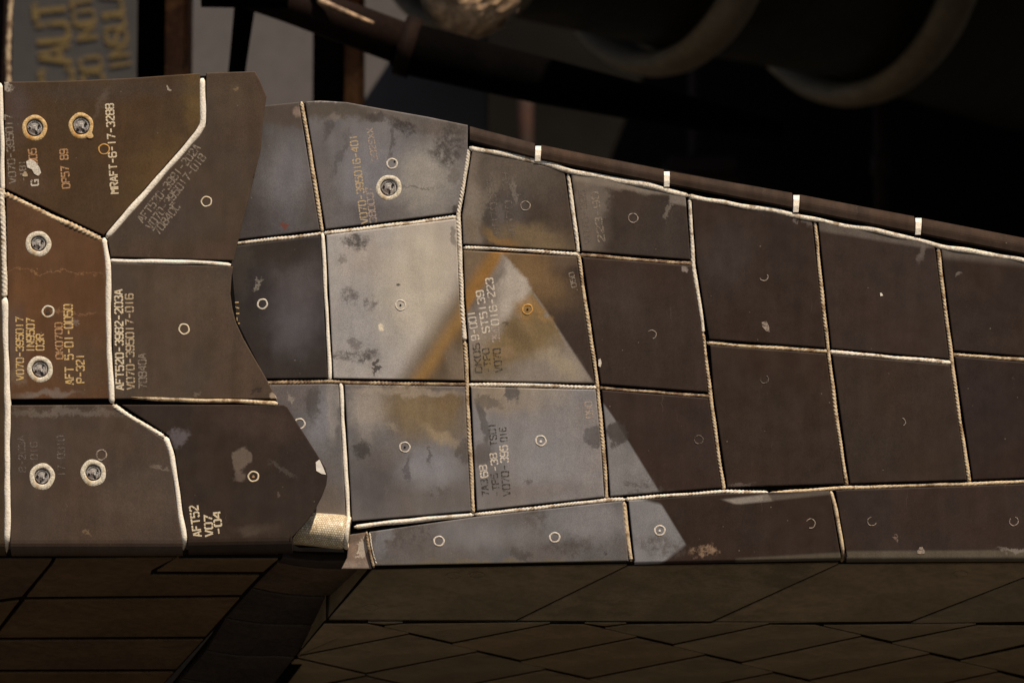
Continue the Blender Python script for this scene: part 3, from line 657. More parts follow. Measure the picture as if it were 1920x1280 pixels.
# rings, fastener, prints, chips on the flap
def plug(cx, cy, r, tile, y, mat=RING_W, w=3.2, arc=None, dot=None, hole=None):
    o = annulus('plug_ring', cx, cy, r, r - w, y, mat, tile, lift=0.00035, arc=arc, wob=0.03)
    if dot: flat('plug_centre', [circle(cx + dot[0], cy + dot[1], dot[2], 10, .1)], y, dot[3], tile, lift=.0004)
def fastener(cx, cy, r_out, r_in, tile, y, mat, seed, flag=0):
    rg = random.Random(seed)
    annulus('fastener_ring', cx, cy, r_out, r_in, y, mat, tile, lift=0.0005, wob=rg.uniform(.014, .032), lip=.0012)
    # screw head lying in the hole, with raised rim, a painted-on glint and pits
    V, F = [], []; n = 24
    for f, h in ((1.0, .0018), (.86, .0006), (.74, .0010), (.70, .0016), (.30, .0014), (.24, .0010)):
        V += [Lp(cx + r_in * .96 * f * math.cos(a) * (1 + .03 * math.sin(3 * a + seed)), cy + r_in * .96 * f * math.sin(a), y + h) for a in (2 * math.pi * i / n for i in range(n))]
    for q in range(5): F += [(q * n + i, q * n + (i + 1) % n, q * n + n + (i + 1) % n, q * n + n + i) for i in range(n)]
    F.append(tuple(range(5 * n, 6 * n)))
    hd = part('fastener_head', V, F, METAL, tile)
    ps = [circle(cx + math.cos(a) * r_in * f, cy + math.sin(a) * r_in * f, r_in * rg.uniform(.12, .2), 9, .15) for a, f in ((rg.uniform(-.9, -.3), .55), (rg.uniform(2.2, 3.4), .6), (rg.uniform(1.0, 1.9), .62))]
    for p in ps: flat('fastener_pit', [p], y + .0010, PIT, tile, lift=.0006)
    a = rg.uniform(-.5, 1.6)
    flat('metal_glint', [[(cx + r_in * u, cy + r_in * v) for u, v in ((.05, -.05), (.32, .02), (.28, .3), (.1, .22))]], y + .0010, GLINT, tile, lift=.0009)  # pale patch painting a highlight on the screw head
fastener(729, 352, 24, 16, TILE['T2'], YR, RING_C, 11)
DOTD = lambda r=2.2: (0, 0, r, PIT)
plug(735, 307, 10.8, TILE['T2'], YR, dot=(5, -4, 1.8, PIT)); plug(492, 570, 10.5, TILE['T3'], YR); plug(751, 572, 10.5, TILE['T4'], YR, w=2.6, dot=DOTD(2)); plug(985, 386, 9.8, TILE['T5'], YR, RING_F, 2.2)
plug(1187, 409, 9.8, TILE['T6'], YR, RING_F, 2.2); plug(989, 580, 10.5, TILE['T7'], YR, RING_O, 2.8, dot=DOTD(2)); plug(1222, 627, 9, TILE['T8'], YR, RING_F, 1.8, arc=(-2.4, 1.3)); plug(562, 794, 10.8, TILE['T9'], YR)
plug(759, 838, 10.6, TILE['T10'], YR, w=2.6, dot=DOTD(2)); plug(1014, 826, 10.8, TILE['T11'], YR, w=3, dot=(0, 1, 2.6, CHIP)); plug(823, 1014, 10.6, TILE['B1'], YR); plug(1040, 1007, 10.6, TILE['B1'], YR); plug(1237, 994, 10.8, TILE['B2'], YR, dot=(0, 0, 2.2, CHIP))
plug(1520, 981, 9.4, TILE['B2'], YR, RING_F, 1.8, arc=(-2.6, 1.9)); plug(1635, 977, 9, TILE['B3'], YR, RING_F, 1.6, arc=(.3, 4.6)); plug(1901, 977, 9, TILE['B3'], YR, RING_F, 1.8, arc=(-1.2, 3.9)); plug(1432, 519, 8.6, TILE['T13'], YR, RING_F, 1.9, arc=(-.6, 2.9))
plug(1433, 711, 8.5, TILE['T14'], YR, P_VFAINT, 2.0, arc=(-1, 3.5)); plug(1690, 791, 8.5, TILE['T16'], YR, RING_F, 1.7, arc=(-1.3, 1.0)); plug(1310, 824, 9, TILE['T12'], YR, P_VFAINT, 2.0)
def chip(pts, tile, y=YR, mat=CHIP, name='chip', lift=.0004): flat(name, [pts], y, mat, tile, lift=lift)
chip([(1428,604),(1437,602),(1442,612),(1443,622),(1437,621),(1429,612)], TILE['T13'], mat=RING_F); chip([(1650,549),(1653,549),(1656,554),(1651,555)], TILE['T15'])
chip([(1122,674),(1126,672),(1128,680),(1126,688),(1122,686)], TILE['T8'], mat=RING_W); chip(circle(1727, 1032, 7, 10, .2), TILE['B3'], mat=RING_F)
L_ = lettering
P_PINK = print_mat('pinkish_print', (.42, .33, .27, 1), .42)
L_('V070-395016-401', (690,418), (668,250), 13, YR, P_TAN, TILE['T2']); L_('380037', (706,416), (697,348), 12, YR, P_PINK, TILE['T2']); L_('332SXX', (708,300), (698,238), 11, YR, P_PINK, TILE['T2'])
L_('4-171', (450,612), (447,560), 10, YR, P_GOLD, TILE['T3'])
L_('V070395', (938,438), (924,330), 12, YR, P_VFAINT, TILE['T5']); L_('V070-39', (966,442), (952,320), 12, YR, P_VFAINT, TILE['T5'])
L_('V070-395', (1108,455), (1096,352), 11, YR, P_VFAINT, TILE['T6']); L_('223-90', (1134,452), (1120,356), 12, YR, P_FAINT, TILE['T6'])
L_('DK06', (904,697), (898,640), 12, YR, P_DARK, TILE['T7']); L_('9-001', (898,636), (889,580), 13, YR, P_PALE, TILE['T7']); L_('-TP0', (922,697), (916,650), 12, YR, P_DARK, TILE['T7']); L_('ST5139', (918,622), (905,541), 13, YR, P_PALE, TILE['T7'])
L_('V070', (942,696), (937,650), 13, YR, P_DARK, TILE['T7']); L_('395', (937,640), (934,610), 13, YR, P_PINK, TILE['T7']); L_('016-223', (935,608), (923,518), 13, YR, P_PALE, TILE['T7']); L_('.050', (1083,547), (1075,508), 9, YR, P_FAINT, TILE['T7'])
L_('7A3', (917,928), (913,895), 12, YR, P_DARK, TILE['T11']); L_('6B', (915,893), (911,868), 13, YR, P_PALE, TILE['T11']); L_('-TP5', (938,928), (932,884), 12, YR, P_DARK, TILE['T11']); L_('-38', (935,882), (930,846), 12, YR, P_PALE, TILE['T11']); L_('TS01', (932,834), (928,790), 12, YR, P_DARK, TILE['T11'])
L_('V070-', (957,928), (952,868), 13, YR, P_DARK, TILE['T11']); L_('395', (953,866), (951,832), 14, YR, P_PALE, TILE['T11']); L_('016', (951,826), (948,798), 12, YR, P_DARK, TILE['T11']); L_('.090', (1113,793), (1108,750), 12, YR, P_PINK, TILE['T11'])

# underside of the flap: chamfer row, then flat belly tiles
cz0 = (640 - 1050) * S
chine = lambda px, py, d=0.0: on_plane(px, py, .012, cz0, 27) + Vector((0, d * .45, d * .89))
edge_pt = on_plane(1250, 1169, .012, cz0, 27)
belly = lambda px, py, d=0.0: on_plane(px, py, edge_pt.y, edge_pt.z, 14.0) + Vector((0, d * .24, d * .97))
def under_mat(base, **k): return plain('belly_tile_coating', base, 0.7, k.pop('scale', 7), .18, .15, second=tuple(c * .72 for c in base[:3]) + (1,), patch=.6)
UM = [under_mat((.235, .188, .125, 1)), under_mat((.210, .170, .116, 1)), under_mat((.250, .196, .126, 1)), under_mat((.225, .172, .106, 1))]
UMB = [under_mat(tuple(min(q * 1.2, .4) for q in c) + (1,)) for c in ((.235, .188, .125), (.210, .170, .116), (.250, .196, .126), (.225, .172, .106))]
UMS = under_mat((.235, .188, .125, 1), scale=16)
K = {'k1': [(696,1066),(1176,1059),(968,1166),(608,1166)], 'k2': [(1176,1059),(1572,1056),(1333,1169),(968,1166)], 'k3': [(1572,1056),(1985,1056),(1708,1168),(1333,1169)], 'k4': [(1985,1056),(1985,1168),(1708,1168)]}
UT = {}
for k, p in K.items():
    UT[k] = make_tile(flap, inset(p, 3.4), chine, UMS if k == 'k2' else UM[rng.randrange(4)], thick=.012, bev=1.6, jit=.3)
lat = []
dA = (128, 33.3)
def brick_row(p_left, p_right, ks):
    for q in ks:
        a = (p_left[0] + dA[0] * q, p_left[1] + dA[1] * q); b = (p_right[0] + dA[0] * q, p_right[1] + dA[1] * q)
        lat.append([a, b, (b[0] + dA[0], b[1] + dA[1]), (a[0] + dA[0], a[1] + dA[1])])
brick_row((686,1265), (895,1220), range(-4, 3)); brick_row((976,1241), (1194,1193), range(-3, 4)); brick_row((1390,1244), (1615,1191), range(-4, 4)); brick_row((1800,1239), (2030,1186), range(-3, 3)); brick_row((349,1277), (558,1232), range(-3, 4))
for p in lat:
    # keep below the crease (broken line) and right of the channel edge, above a margin under the frame
    top = ((500,1166), (2100,1170))
    for a, b in (top, ((505,1286), (691,1066)), ((2000,1335), (300,1335)), ((1985,1000), (1985,1400))):
        if len(p) >= 3: p = clip(p, a, b)
    if len(p) < 3: continue
    ar = abs(sum(p[i][0] * p[(i + 1) % len(p)][1] - p[(i + 1) % len(p)][0] * p[i][1] for i in range(len(p)))) / 2
    if ar < 150: continue
    pp = [p[0]]
    for q in p[1:]:
        if (Vector(q) - Vector(pp[-1])).length > 3: pp.append(q)
    if (Vector(pp[0]) - Vector(pp[-1])).length <= 3: pp.pop()
    if len(pp) < 3: continue
    make_tile(flap, inset(pp, 3.8), belly, UMB[rng.randrange(4)], thick=.012, bev=1.3, jit=.25)
ub = [(600,1140),(720,1052),(1985,1050),(1985,1169),(1200,1169),(966,1166)]
V = [chine(x, y, .0020) for x, y in [(611,1164),(697,1060),(1985,1052),(1985,1169)]] + [belly(x, y, .0014) for x, y in [(608,1165),(1985,1168),(1985,1340),(464,1340)]]
part('backing', V, [(0, 1, 2, 3), (4, 5, 6, 7)], BACK, flap)

def under_ring(at, cx, cy, tile, rx=15, ry=6, w=2.2):
    V, F = [], []; n = 24
    for i in range(n):
        a = 2 * math.pi * i / n
        V += [at(cx + rx * math.cos(a), cy + ry * math.sin(a), -.0008), at(cx + (rx - w) * math.cos(a), cy + (ry - w * .7) * math.sin(a), -.0008)]
    F = [(2 * i, 2 * ((i + 1) % n), 2 * ((i + 1) % n) + 1, 2 * i + 1) for i in range(n)]
    part('plug_ring', V, F, P_UND, tile)
P_UND = print_mat('faint_underside_paint', (.34, .28, .19, 1), .5, 120)
for cx, cy, q in ((850, 1078, 'k1'), (893, 1077, 'k1'), (695, 1138, 'k1'), (1800, 1075, 'k3')): under_ring(chine, cx, cy, UT[q])
# recessed channel between flap and section
chan = lambda px, py, d=0.0: on_plane(px, py, .042, (640 - 1046) * S, 22) + Vector((0, d * .375, d * .927))
CH = plain('channel_tile_coating', (.042, .033, .029, 1), 0.6, 9, .25, .2)
CHB = plain('channel_tile_brown', (.085, .06, .04, 1), 0.6, 9, .25, .2)
cl = [(529,1044), (519,1054), (470,1102), (421,1158), (386,1219), (340,1272), (295,1330)]
cr = [(712,1050), (699,1070), (655,1124), (606,1174), (554,1232), (514,1284), (476,1335)]
for i in range(6):
    a, b, c, d = cl[i], cr[i], cr[i + 1], cl[i + 1]
    sag = lambda p, q: [(p[0] + (q[0] - p[0]) * f, p[1] + (q[1] - p[1]) * f + 5.0 * math.sin(math.pi * min(1, f * 1.3) / 1.0) * (f < .77)) for f in (0, .2, .4, .6, .8, 1)]
    poly = sag(a, b) + sag(d, c)[::-1]
    make_tile(flap, inset(poly, 1.5), chan, CHB if i == 1 else CH, thick=.012, bev=2.2, label='brownish channel tile' if i == 1 else None)
V = [chan(x, y, .010) for x, y in [(522,1046),(725,1050),(500,1345),(280,1345)]]
part('backing', V, [(0, 1, 2, 3)], BACK, flap)
V = [chine(697, 1064, .002), chine(697, 1064, .05), chine(611, 1164, .05), chine(611, 1164, .002)] + [belly(611, 1164, .002), belly(611, 1164, .05), belly(464, 1342, .05), belly(464, 1342, .002)]
part('edge_wall', V, [(0, 1, 2, 3), (4, 5, 6, 7)], UM[3], flap)
# ------------------------------------------------------------------ the left-hand section, standing 5 cm proud
YL = -0.05
sec = craft_root('tiled_body_section', 'dark brown tiled spacecraft body section at left with big ringed fasteners and stencilled part numbers', 'spacecraft section', Lp(250, 600, YL + .03))
p1, p2, p3, p5, p6 = (381,232), (371,250), (196,448), (203,487), (210,753)
FL = {
 'L1': [(2,154),(130,152),(240,147),(381,137),p1,p2,p3,(6,358)],
 'L2': [(381,137),(478,134),(487,150),(500,181),(494,219),(489,281),(470,360),(452,430),(437,494),p5,p3,p2,p1],
 'L3': [(6,358),p3,p5,(204,600),p6,(14,754),(9,560)],
 'L4': [p5,(438,494),(434,520),(432,552),(436,580),(443,606),(456,634),(474,666),(491,695),(507,724),(523,753),p6,(204,600)],
 'L5': [(14,754),p6,(312,820),(323,850),(338,960),(347,1010),(14,1012)],
 'L6': [p6,(523,753),(538,762),(562,800),(588,841),(610,876),(614,891),(612,908),(603,932),(588,960),(570,984),(548,1007),(347,1010),(338,960),(323,850),(312,820)],
 'L00': [(-45,154),(2,154),(6,358),(-45,345)],
 'L0': [(-45,345),(6,358),(9,560),(14,754),(14,1012),(-45,1012)],
}
PL = shrink(FL, 5.6)
PL['L5'] = [q if q[1] < 1000 else (q[0], 1012) for q in PL['L5']]
basel = {'L1': (.066,.041,.022,1), 'L2': (.066,.047,.035,1), 'L3': (.098,.052,.027,1), 'L4': (.072,.053,.040,1), 'L5': (.068,.049,.038,1), 'L6': (.034,.024,.019,1), 'L0': (.055,.038,.022,1), 'L00': (.055,.038,.026,1)}
fl = {
 'L1': [B(300,330,90,60,-45, col=(.115,.068,.026,1), amt=.7, soft=.8), B(366,190,22,60,0, col=(.13,.082,.03,1), amt=.6, soft=.7), B(200,170,200,18,-2, col=(.062,.045,.035,1), amt=.6, soft=.7), B(30,200,26,60,0, col=(.075,.055,.05,1), amt=.7, soft=.8), B(11,162,12,7,0, col=(.45,.40,.34,1), amt=.7, edge='ragged'),
        B(192,190,8,40,20, col=(.14,.11,.085,1), amt=.35, soft=.7, edge='ragged'), B(318,162,3,6,-25, col=(.5,.42,.32,1), amt=.7, soft=.4), B(40,345,50,30,0, col=(.10,.058,.034,1), amt=.6)],
 'L2': [B(420,180,60,50,0, col=(.085,.062,.042,1), amt=.6, soft=.8), B(439,164,6,5,0, col=(.22,.15,.08,1), amt=.6, edge='ragged'), B(300,400,60,60,0, col=(.066,.050,.042,1), amt=.5, soft=.8), B(477,335,4,6,0, col=(.02,.015,.01,1), amt=.8, edge='ragged')],
 'L3': [B(90,470,90,80,0, col=(.12,.062,.030,1), amt=.6, soft=.9), B(60,560,60,50,20, col=(.15,.070,.028,1), amt=.5, soft=.9), B(160,690,50,70,0, col=(.085,.055,.034,1), amt=.7, soft=.8), B(30,640,24,70,0, col=(.10,.07,.055,1), amt=.7, soft=.8), B(100,510,100,1.6,3, col=(.30,.17,.08,1), amt=.6, soft=.6, edge='ragged'), B(130,584,60,1.5,3, col=(.32,.18,.085,1), amt=.5, soft=.6, edge='ragged'),
        B(90,738,60,7,-3, col=(.20,.165,.14,1), amt=.6, soft=.6), B(136,603,9,10,30, col=(.24,.18,.15,1), amt=.6, soft=.3, edge='ragged'), B(35,700,16,24,0, col=(.17,.125,.085,1), amt=.5, edge='ragged'), B(60,370,70,14,25, col=(.10,.055,.038,1), amt=.6)],
 'L4': [B(350,560,90,50,0, col=(.105,.077,.056,1), amt=.5, soft=.9), B(515,744,9,7,30, col=(.42,.33,.24,1), amt=.8, soft=.3), B(480,735,6,5,0, col=(.03,.02,.018,1), amt=.7, edge='ragged'), B(370,740,8,5,0, col=(.2,.16,.12,1), amt=.5, edge='ragged')],
 'L5': [B(120,772,110,8,0, col=(.17,.14,.12,1), amt=.55, soft=.6, edge='ragged'), B(60,820,40,40,0, col=(.085,.062,.052,1), amt=.5, soft=.9), B(160,1000,10,5,0, col=(.2,.14,.08,1), amt=.6, edge='ragged'), B(300,876,14,4,0, col=(.2,.16,.13,1), amt=.5, edge='ragged'), B(260,940,70,50,0, col=(.112,.078,.058,1), amt=.5, soft=.9)],
 'L6': [B(335,820,26,14,-30, col=(.15,.13,.14,1), amt=.6, edge='ragged'), B(455,860,17,24,20, col=(.155,.12,.095,1), amt=.8, soft=.2, edge='soft'), B(450,890,9,12,0, col=(.14,.105,.085,1), amt=.7, soft=.3), B(480,790,90,30,10, col=(.066,.042,.033,1), amt=.6, soft=.8), B(530,880,30,6,30, col=(.12,.10,.09,1), amt=.35, edge='ragged'), B(475,992,40,12,0, col=(.085,.062,.045,1), amt=.6, soft=.7), B(520,930,6,4,0, col=(.14,.11,.09,1), amt=.5, edge='ragged')],
}
ll = {'L1': 'olive brown tile with two amber ringed fasteners and a white blotch', 'L2': 'brown tile with slanting faded lettering', 'L3': 'reddish brown tile with gold lettering', 'L4': 'plain brown tile with bright lettering at its left edge', 'L5': 'lower left tile with two cream ringed fasteners', 'L6': 'dark pointed tile with a chipped white corner'}
holesl = {'L1': [(65,240,15.5),(152,236,16)], 'L3': [(72,457,14.5),(75,692,15)], 'L5': [(79,893,14.5),(175,886,14.5)]}
rl = {'L5': {5: .021}, 'L6': {11: .021}, 'L0': {4: .021}}
TL = {}
for k, p in PL.items():
    mt = tile_mat('section_tile_coating', sec, YL, basel[k], fl.get(k, ()), var=.09, specks=.5)
    TL[k] = make_tile(sec, p, lambda x, y, d: Lp(x, y, YL + d), mat=mt, thick=.032, holes=holesl.get(k, ()), rounds=rl.get(k, {}), label=ll.get(k), bev=2.2)
bkl = inset([(-45,154),(240,147),(478,134),(500,181),(437,494),(447,600),(523,753),(560,800),(612,890),(590,955),(548,1016),(-45,1018)], 3)
part('backing', *slab(bkl, YL + .0095, YL + .030), BACK, sec)
for px, py, ro, ri, t, mt, sd_ in ((65,240,24,16,'L1',RING_B,1), (152,236,24,16.5,'L1',RING_B,2), (72,457,24,14.5,'L3',RING_C,3), (75,692,24.5,15.5,'L3',RING_C,4), (79,893,24.5,15,'L5',RING_C,5), (175,886,24.5,15,'L5',RING_C,6)):
    fastener(px, py, ro, ri, TL[t], YL, mt, sd_)
flat('ring_drip', [circle(169, 254, 6, 12, .1)], YL, RING_B, TL['L1'], lift=.0009)
plug(195, 280, 11, TL['L1'], YL, RING_O, 2.8); plug(387, 378, 10.5, TL['L2'], YL, P_CREAM, 2.6); plug(90, 584, 12, TL['L3'], YL, RING_C, 3.4, dot=(0, 0, 5, P_DARK)); plug(345, 617, 10.8, TL['L4'], YL, P_CREAM, 3)
plug(190, 853, 11, TL['L5'], YL, RING_F, 3.0); plug(475, 893, 10.8, TL['L6'], YL, P_CREAM, 3, dot=(0, 0, 2.6, P_ORANGE))
flat('sealant_blotch', [[(49,303),(57,298),(66,303),(74,314),(77,324),(72,330),(64,326),(60,318),(51,314)]], YL, RING_W, TL['L1'], lift=.0006)
flat('sealant_blotch', [circle(47, 327, 5, 10, .2)], YL, P_TAN, TL['L1'], lift=.0006)
flat('chip', [[(592,866),(599,861),(606,876),(611,889),(603,888),(593,882)]], YL, CHIP, TL['L6'], lift=.0006)
L_('V070-395017', (30,343), (22,212), 13, YL, P_FAINT, TL['L1']); L_('-181', (50,340), (46,298), 11, YL, P_FAINT, TL['L1']); L_('G', (72,347), (71,334), 13, YL, P_PALE, TL['L1']); L_('005', (70,308), (67,276), 14, YL, P_ORANGE, TL['L1']); L_('DP57 89', (131,352), (126,277), 14, YL, P_ORANGE, TL['L1']); L_('MRAFT-6-17-3288', (222,362), (212,192), 14, YL, P_CREAM, TL['L1'])
L_('AFT520-3981-202A', (268,418), (378,276), 14, YL, P_FAINT, TL['L2']); L_('V070-395017-018', (284,431), (388,294), 14, YL, P_FAINT, TL['L2']); L_('70840C', (298,441), (340,386), 14, YL, P_FAINT, TL['L2'])
L_('V070-395017', (44,712), (43,592), 13, YL, P_GOLD, TL['L3']); L_('IN9507', (64,660), (64,594), 14, YL, P_GOLD, TL['L3']); L_('03R', (82,656), (82,624), 14, YL, P_GOLD, TL['L3']); L_('DK0700', (118,672), (116,602), 13, YL, P_ORANGE, TL['L3']); L_('AFT 5-01-0050', (138,720), (135,568), 15, YL, P_GOLD, TL['L3']); L_('P-321', (158,717), (157,661), 14, YL, P_GOLD, TL['L3'])
L_('AFT520-3982-203A', (232,730), (229,540), 14, YL, P_CREAM, TL['L4']); L_('V070-395017-016', (252,729), (249,548), 14, YL, P_TAN, TL['L4']); L_('70840A', (275,728), (273,660), 14, YL, P_FAINT, TL['L4'])
L_('8-203A', (48,884), (46,814), 12, YL, P_VFAINT, TL['L5']); L_('-016', (70,872), (69,826), 12, YL, P_VFAINT, TL['L5']); L_('17-0310', (122,892), (120,814), 13, YL, P_VFAINT, TL['L5'])
L_('AFT52', (378,1004), (370,944), 15, YL, P_CREAM, TL['L6']); L_('V07', (399,1004), (397,962), 14, YL, P_CREAM, TL['L6']); L_('-04', (417,1000), (412,954), 13, YL, P_CREAM, TL['L6'])
for pts, r, mt, tw, fla in (
    ([(381,146), p1, p2, (290,345), (200,444)], 6.4, SLEEVE, 0, .8), ([(8,362), (70,391), (130,420), (192,449)], 5.2, CORD_T, .2, .9), ([(196,446), (200,470), (203,487), (204,600), (208,700), (211,756)], 5.6, SLEEVE, 0, .8),
    ([(206,488), (300,489), (360,490), (434,496)], 4.6, SLEEVE, 0, .8), ([(212,742), (300,746), (400,750), (462,752), (522,756)], 4.2, CORD_T, 0, .8), ([(212,758), (262,790), (310,819)], 4.8, CORD_W, .1, .9),
    ([(311,819), (323,850), (331,910), (339,965), (346,1000), (347,1014), (342,1028, .016), (330,1039, .045), (300,1054, .07), (287,1068, .10)], 5.4, SLEEVE, 0, .85),
    ([(1,156), (4,250), (6,358)], 4.6, SLEEVE, 0, .8), ([(4,350), (7,450), (10,560)], 5.8, CORD_W, .14, .9), ([(10,558), (13,680), (15,800), (15,960), (14,1012), (9,1034, .02), (4,1046, .06)], 6.4, SLEEVE, 0, .85)):
    cord(sec, [(p[0] - 1, p[1] + (1 if abs(pts[0][0] - pts[-1][0]) > 60 else 0)) + tuple(p[2:]) for p in pts], r, mt, twist=tw * .8, y=YL, flatten=fla, wob=.7, pitch=26, sink=.8)

# underside of the section
lz0 = (640 - 1046) * S
lund = lambda px, py, d=0.0: on_plane(px, py, -.02, lz0, 20) + Vector((0, d * .34, d * .94))
LU = [plain('section_belly_coating', c, 0.7, 6, .22, .15, second=tuple(q * .7 for q in c[:3]) + (1,), patch=.58) for c in ((.118, .074, .038, 1), (.130, .081, .040, 1), (.104, .068, .041, 1))]
def eL(y): return 530 - (y - 1040) * 220 / 245
def mL(y): return 97 - (y - 1055) * 97 / 125
rows = [(1034, 1120, 1120), (1120, 1195, 1196), (1195, 1256, 1256), (1256, 1345, 1345)]
rowp = [
 [(104,1047),(331,1047),(325,1050),(286,1070),(284,1077),(490,1078),(453,1117),(46,1121),(97,1058)],
 [(338,1047),(526,1047),(494,1074),(288,1073),(334,1042)],
 [(-60,1047),(100,1047),(94,1058),(42,1120),(-60,1134)],
 [(46,1124),(453,1120),(386,1195),(-12,1197)], [(-60,1138),(40,1124),(-16,1197),(-60,1240)],
 [(-14,1200),(385,1198),(331,1256),(-60,1257),(-60,1246)], [(-60,1260),(329,1259),(256,1340),(-60,1340)]]
for i, p in enumerate(rowp):
    make_tile(sec, inset(p, 1.9), lund, LU[i % 3], thick=.014, bev=1.5, jit=.4)
V = [lund(x, y, .0025) for x, y in [(-60,1043),(530,1043),(252,1345),(-60,1345)]]
part('backing', V, [(0, 1, 2, 3)], BACK, sec)
# closing wall along the channel, black to stand in for its shadow
V = [lund(x, y, d) for (x, y) in ((544,1030), (250,1345)) for d in (.012, .12)]
part('edge_wall', V, [(0, 1, 3, 2)], BACK, sec)

# ------------------------------------------------------------------ woven seal roll squeezed between the two
roll = craft_root('fabric_seal', 'cream woven fabric seal roll tucked between the dark left section and the flap', 'seal roll', Lp(610, 1000, 0))
WV = NT('woven_glass_fabric')
uvn = WV.n('ShaderNodeUVMap')
br = WV.n('ShaderNodeTexBrick'); br.inputs['Scale'].default_value = 1.0; br.offset = .5
mp = WV.n('ShaderNodeMapping'); mp.inputs['Scale'].default_value = (34, 46, 1); WV.l(uvn.outputs[0], mp.inputs[0]); WV.l(mp.outputs[0], br.inputs['Vector'])
br.inputs['Brick Width'].default_value = 1.0; br.inputs['Row Height'].default_value = 1.0; br.inputs['Mortar Size'].default_value = .12; br.inputs['Mortar Smooth'].default_value = .6
br.inputs['Color1'].default_value = (.85, .74, .54, 1); br.inputs['Color2'].default_value = (.60, .50, .33, 1); br.inputs['Mortar'].default_value = (.20, .15, .09, 1)
v = WV.objvec(); nz = WV.noise(v, 900, 3); nb = WV.noise(v, 30, 4)
c = WV.mix(1.0, br.outputs['Color'], WV.mix(WV.ramp(nz, .35, .65), (.6, .6, .6, 1), (1.25, 1.25, 1.25, 1)), 'MULTIPLY')
WV.l(WV.mix(WV.ramp(nb, .5, .7, 0, .6), c, (.30, .20, .09, 1)), WV.b.inputs['Base Color'])
WV.b.inputs['Roughness'].default_value = .36; WV.b.inputs['Specular IOR Level'].default_value = .8; WV.bump(WV.math('SUBTRACT', nz, WV.math('MULTIPLY', br.outputs['Fac'], 1.5)), .5, .0004)
A0, A1 = Lp(500, 983, 0.0), Lp(655, 999, -.004); ax = (A1 - A0).normalized(); o1 = Vector((0, -1, 0)); o2 = ax.cross(o1).normalized(); o1 = o2.cross(ax).normalized()
V, F, UV = [], [], []; n, k = 48, 40
for i in range(n + 1):
    s = i / n; r = .0215 * (1 + .02 * math.sin(9 * s)) * (1 - .0 * s)
    e = (1 - s) * (A1 - A0).length
    if e < .010: r *= math.sqrt(max(.25, 1 - ((.010 - e) / .010) ** 2 * .75))
    for j in range(k):
        a = 2 * math.pi * j / k
        V.append(A0 + (A1 - A0) * s + (o1 * math.cos(a) + o2 * math.sin(a)) * r * (1 + .018 * math.sin(a * 5 + s * 3)))
for i in range(n):
    for j in range(k): F.append((i * k + j, i * k + (j + 1) % k, (i + 1) * k + (j + 1) % k, (i + 1) * k + j))
ends = tuple(range(n * k, n * k + k)); F.append(ends)
ro = part('woven_sleeve', V, F, WV.m, roll, smooth=True)
me = ro.data; uv = me.uv_layers.new(name='UVMap')
for pl in me.polygons:
    for li in pl.loop_indices:
        vi = me.loops[li].vertex_index; i, j = divmod(vi, k)
        if j == 0 and any(me.loops[q].vertex_index % k == k - 1 for q in pl.loop_indices) and len(pl.vertices) == 4: j = k
        uv.data[li].uv = (i / n, j / k)
# folded hem at the open end and a frayed tuft on top
V, F = [], []; rr = .0185
for i in range(28):
    a = 2 * math.pi * i / 28
    for j in range(8):
        b = 2 * math.pi * j / 8; R2 = rr + .0028 * math.cos(b)
        V.append(A1 + (o1 * math.cos(a) + o2 * math.sin(a)) * R2 + ax * (.0028 * math.sin(b) - .002))
for i in range(28):
    for j in range(8): F.append((i * 8 + j, ((i + 1) % 28) * 8 + j, ((i + 1) % 28) * 8 + (j + 1) % 8, i * 8 + (j + 1) % 8))
part('hem', V, F, CORD_W, roll, smooth=True)
cord(roll, [(560,972,-.012), (578,966,-.014), (596,970,-.010)], 6, CORD_B, twist=.1, wob=1.5, name='frayed_tuft')

# ------------------------------------------------------------------ the dark bay behind: wall panels, posts, beams, engine bell
def wbox(name, lo, hi, mat, parent, bev=0.0, label=None):
    (x0, y0, z0), (x1, y1, z1) = lo, hi
    bm = bmesh.new(); bmesh.ops.create_cube(bm, size=1)
    for v in bm.verts: v.co = Vector((x0 + (v.co.x + .5) * (x1 - x0), y0 + (v.co.y + .5) * (y1 - y0), z0 + (v.co.z + .5) * (z1 - z0)))
    if bev: bmesh.ops.bevel(bm, geom=bm.edges[:], offset=bev, segments=2, affect='EDGES')
    bm.verts.index_update(); V = [v.co.copy() for v in bm.verts]; F = [tuple(v.index for v in f.verts) for f in bm.faces]; bm.free()
    return part(name, V, F, mat, parent, label=label)
GREY = plain('grey_paint', (.072, .063, .061, 1), .6, 2.2, .10, .1)
GREY2 = plain('blue_grey_paint', (.030, .0265, .0245, 1), .6, 2.5, .12, .1)
RUSTM = plain('rusty_steel', (.54, .225, .08, 1), .8, 9, .5, .5, second=(.16, .065, .028, 1), patch=.52)
DBROWN = plain('dark_brown_steel', (.008, .0038, .0025, 1), .8, 9, .4, .4, spec=.08)
BLACKP = plain('black_paint', (.002, .0016, .0015, 1), .9, 9, .3, .2, spec=.01)
DARKW = plain('shade_dark_wall', (.006, .005, .0038, 1), .9, 1.5, .4, .2, spec=.08)  # near-black base carries the bay's shade in its colour
FOIL = plain('crumpled_tan_foil', (.50, .33, .20, 1), .45, 22, .6, 1.0, second=(.10, .06, .035, 1), patch=.52)
YELL = print_mat('yellow_paint_letters', (.105, .066, .010, 1), .36, 14)
def zspan(px, Y, py0, py1): return Wp(px, py0, Y), Wp(px, py1, Y)
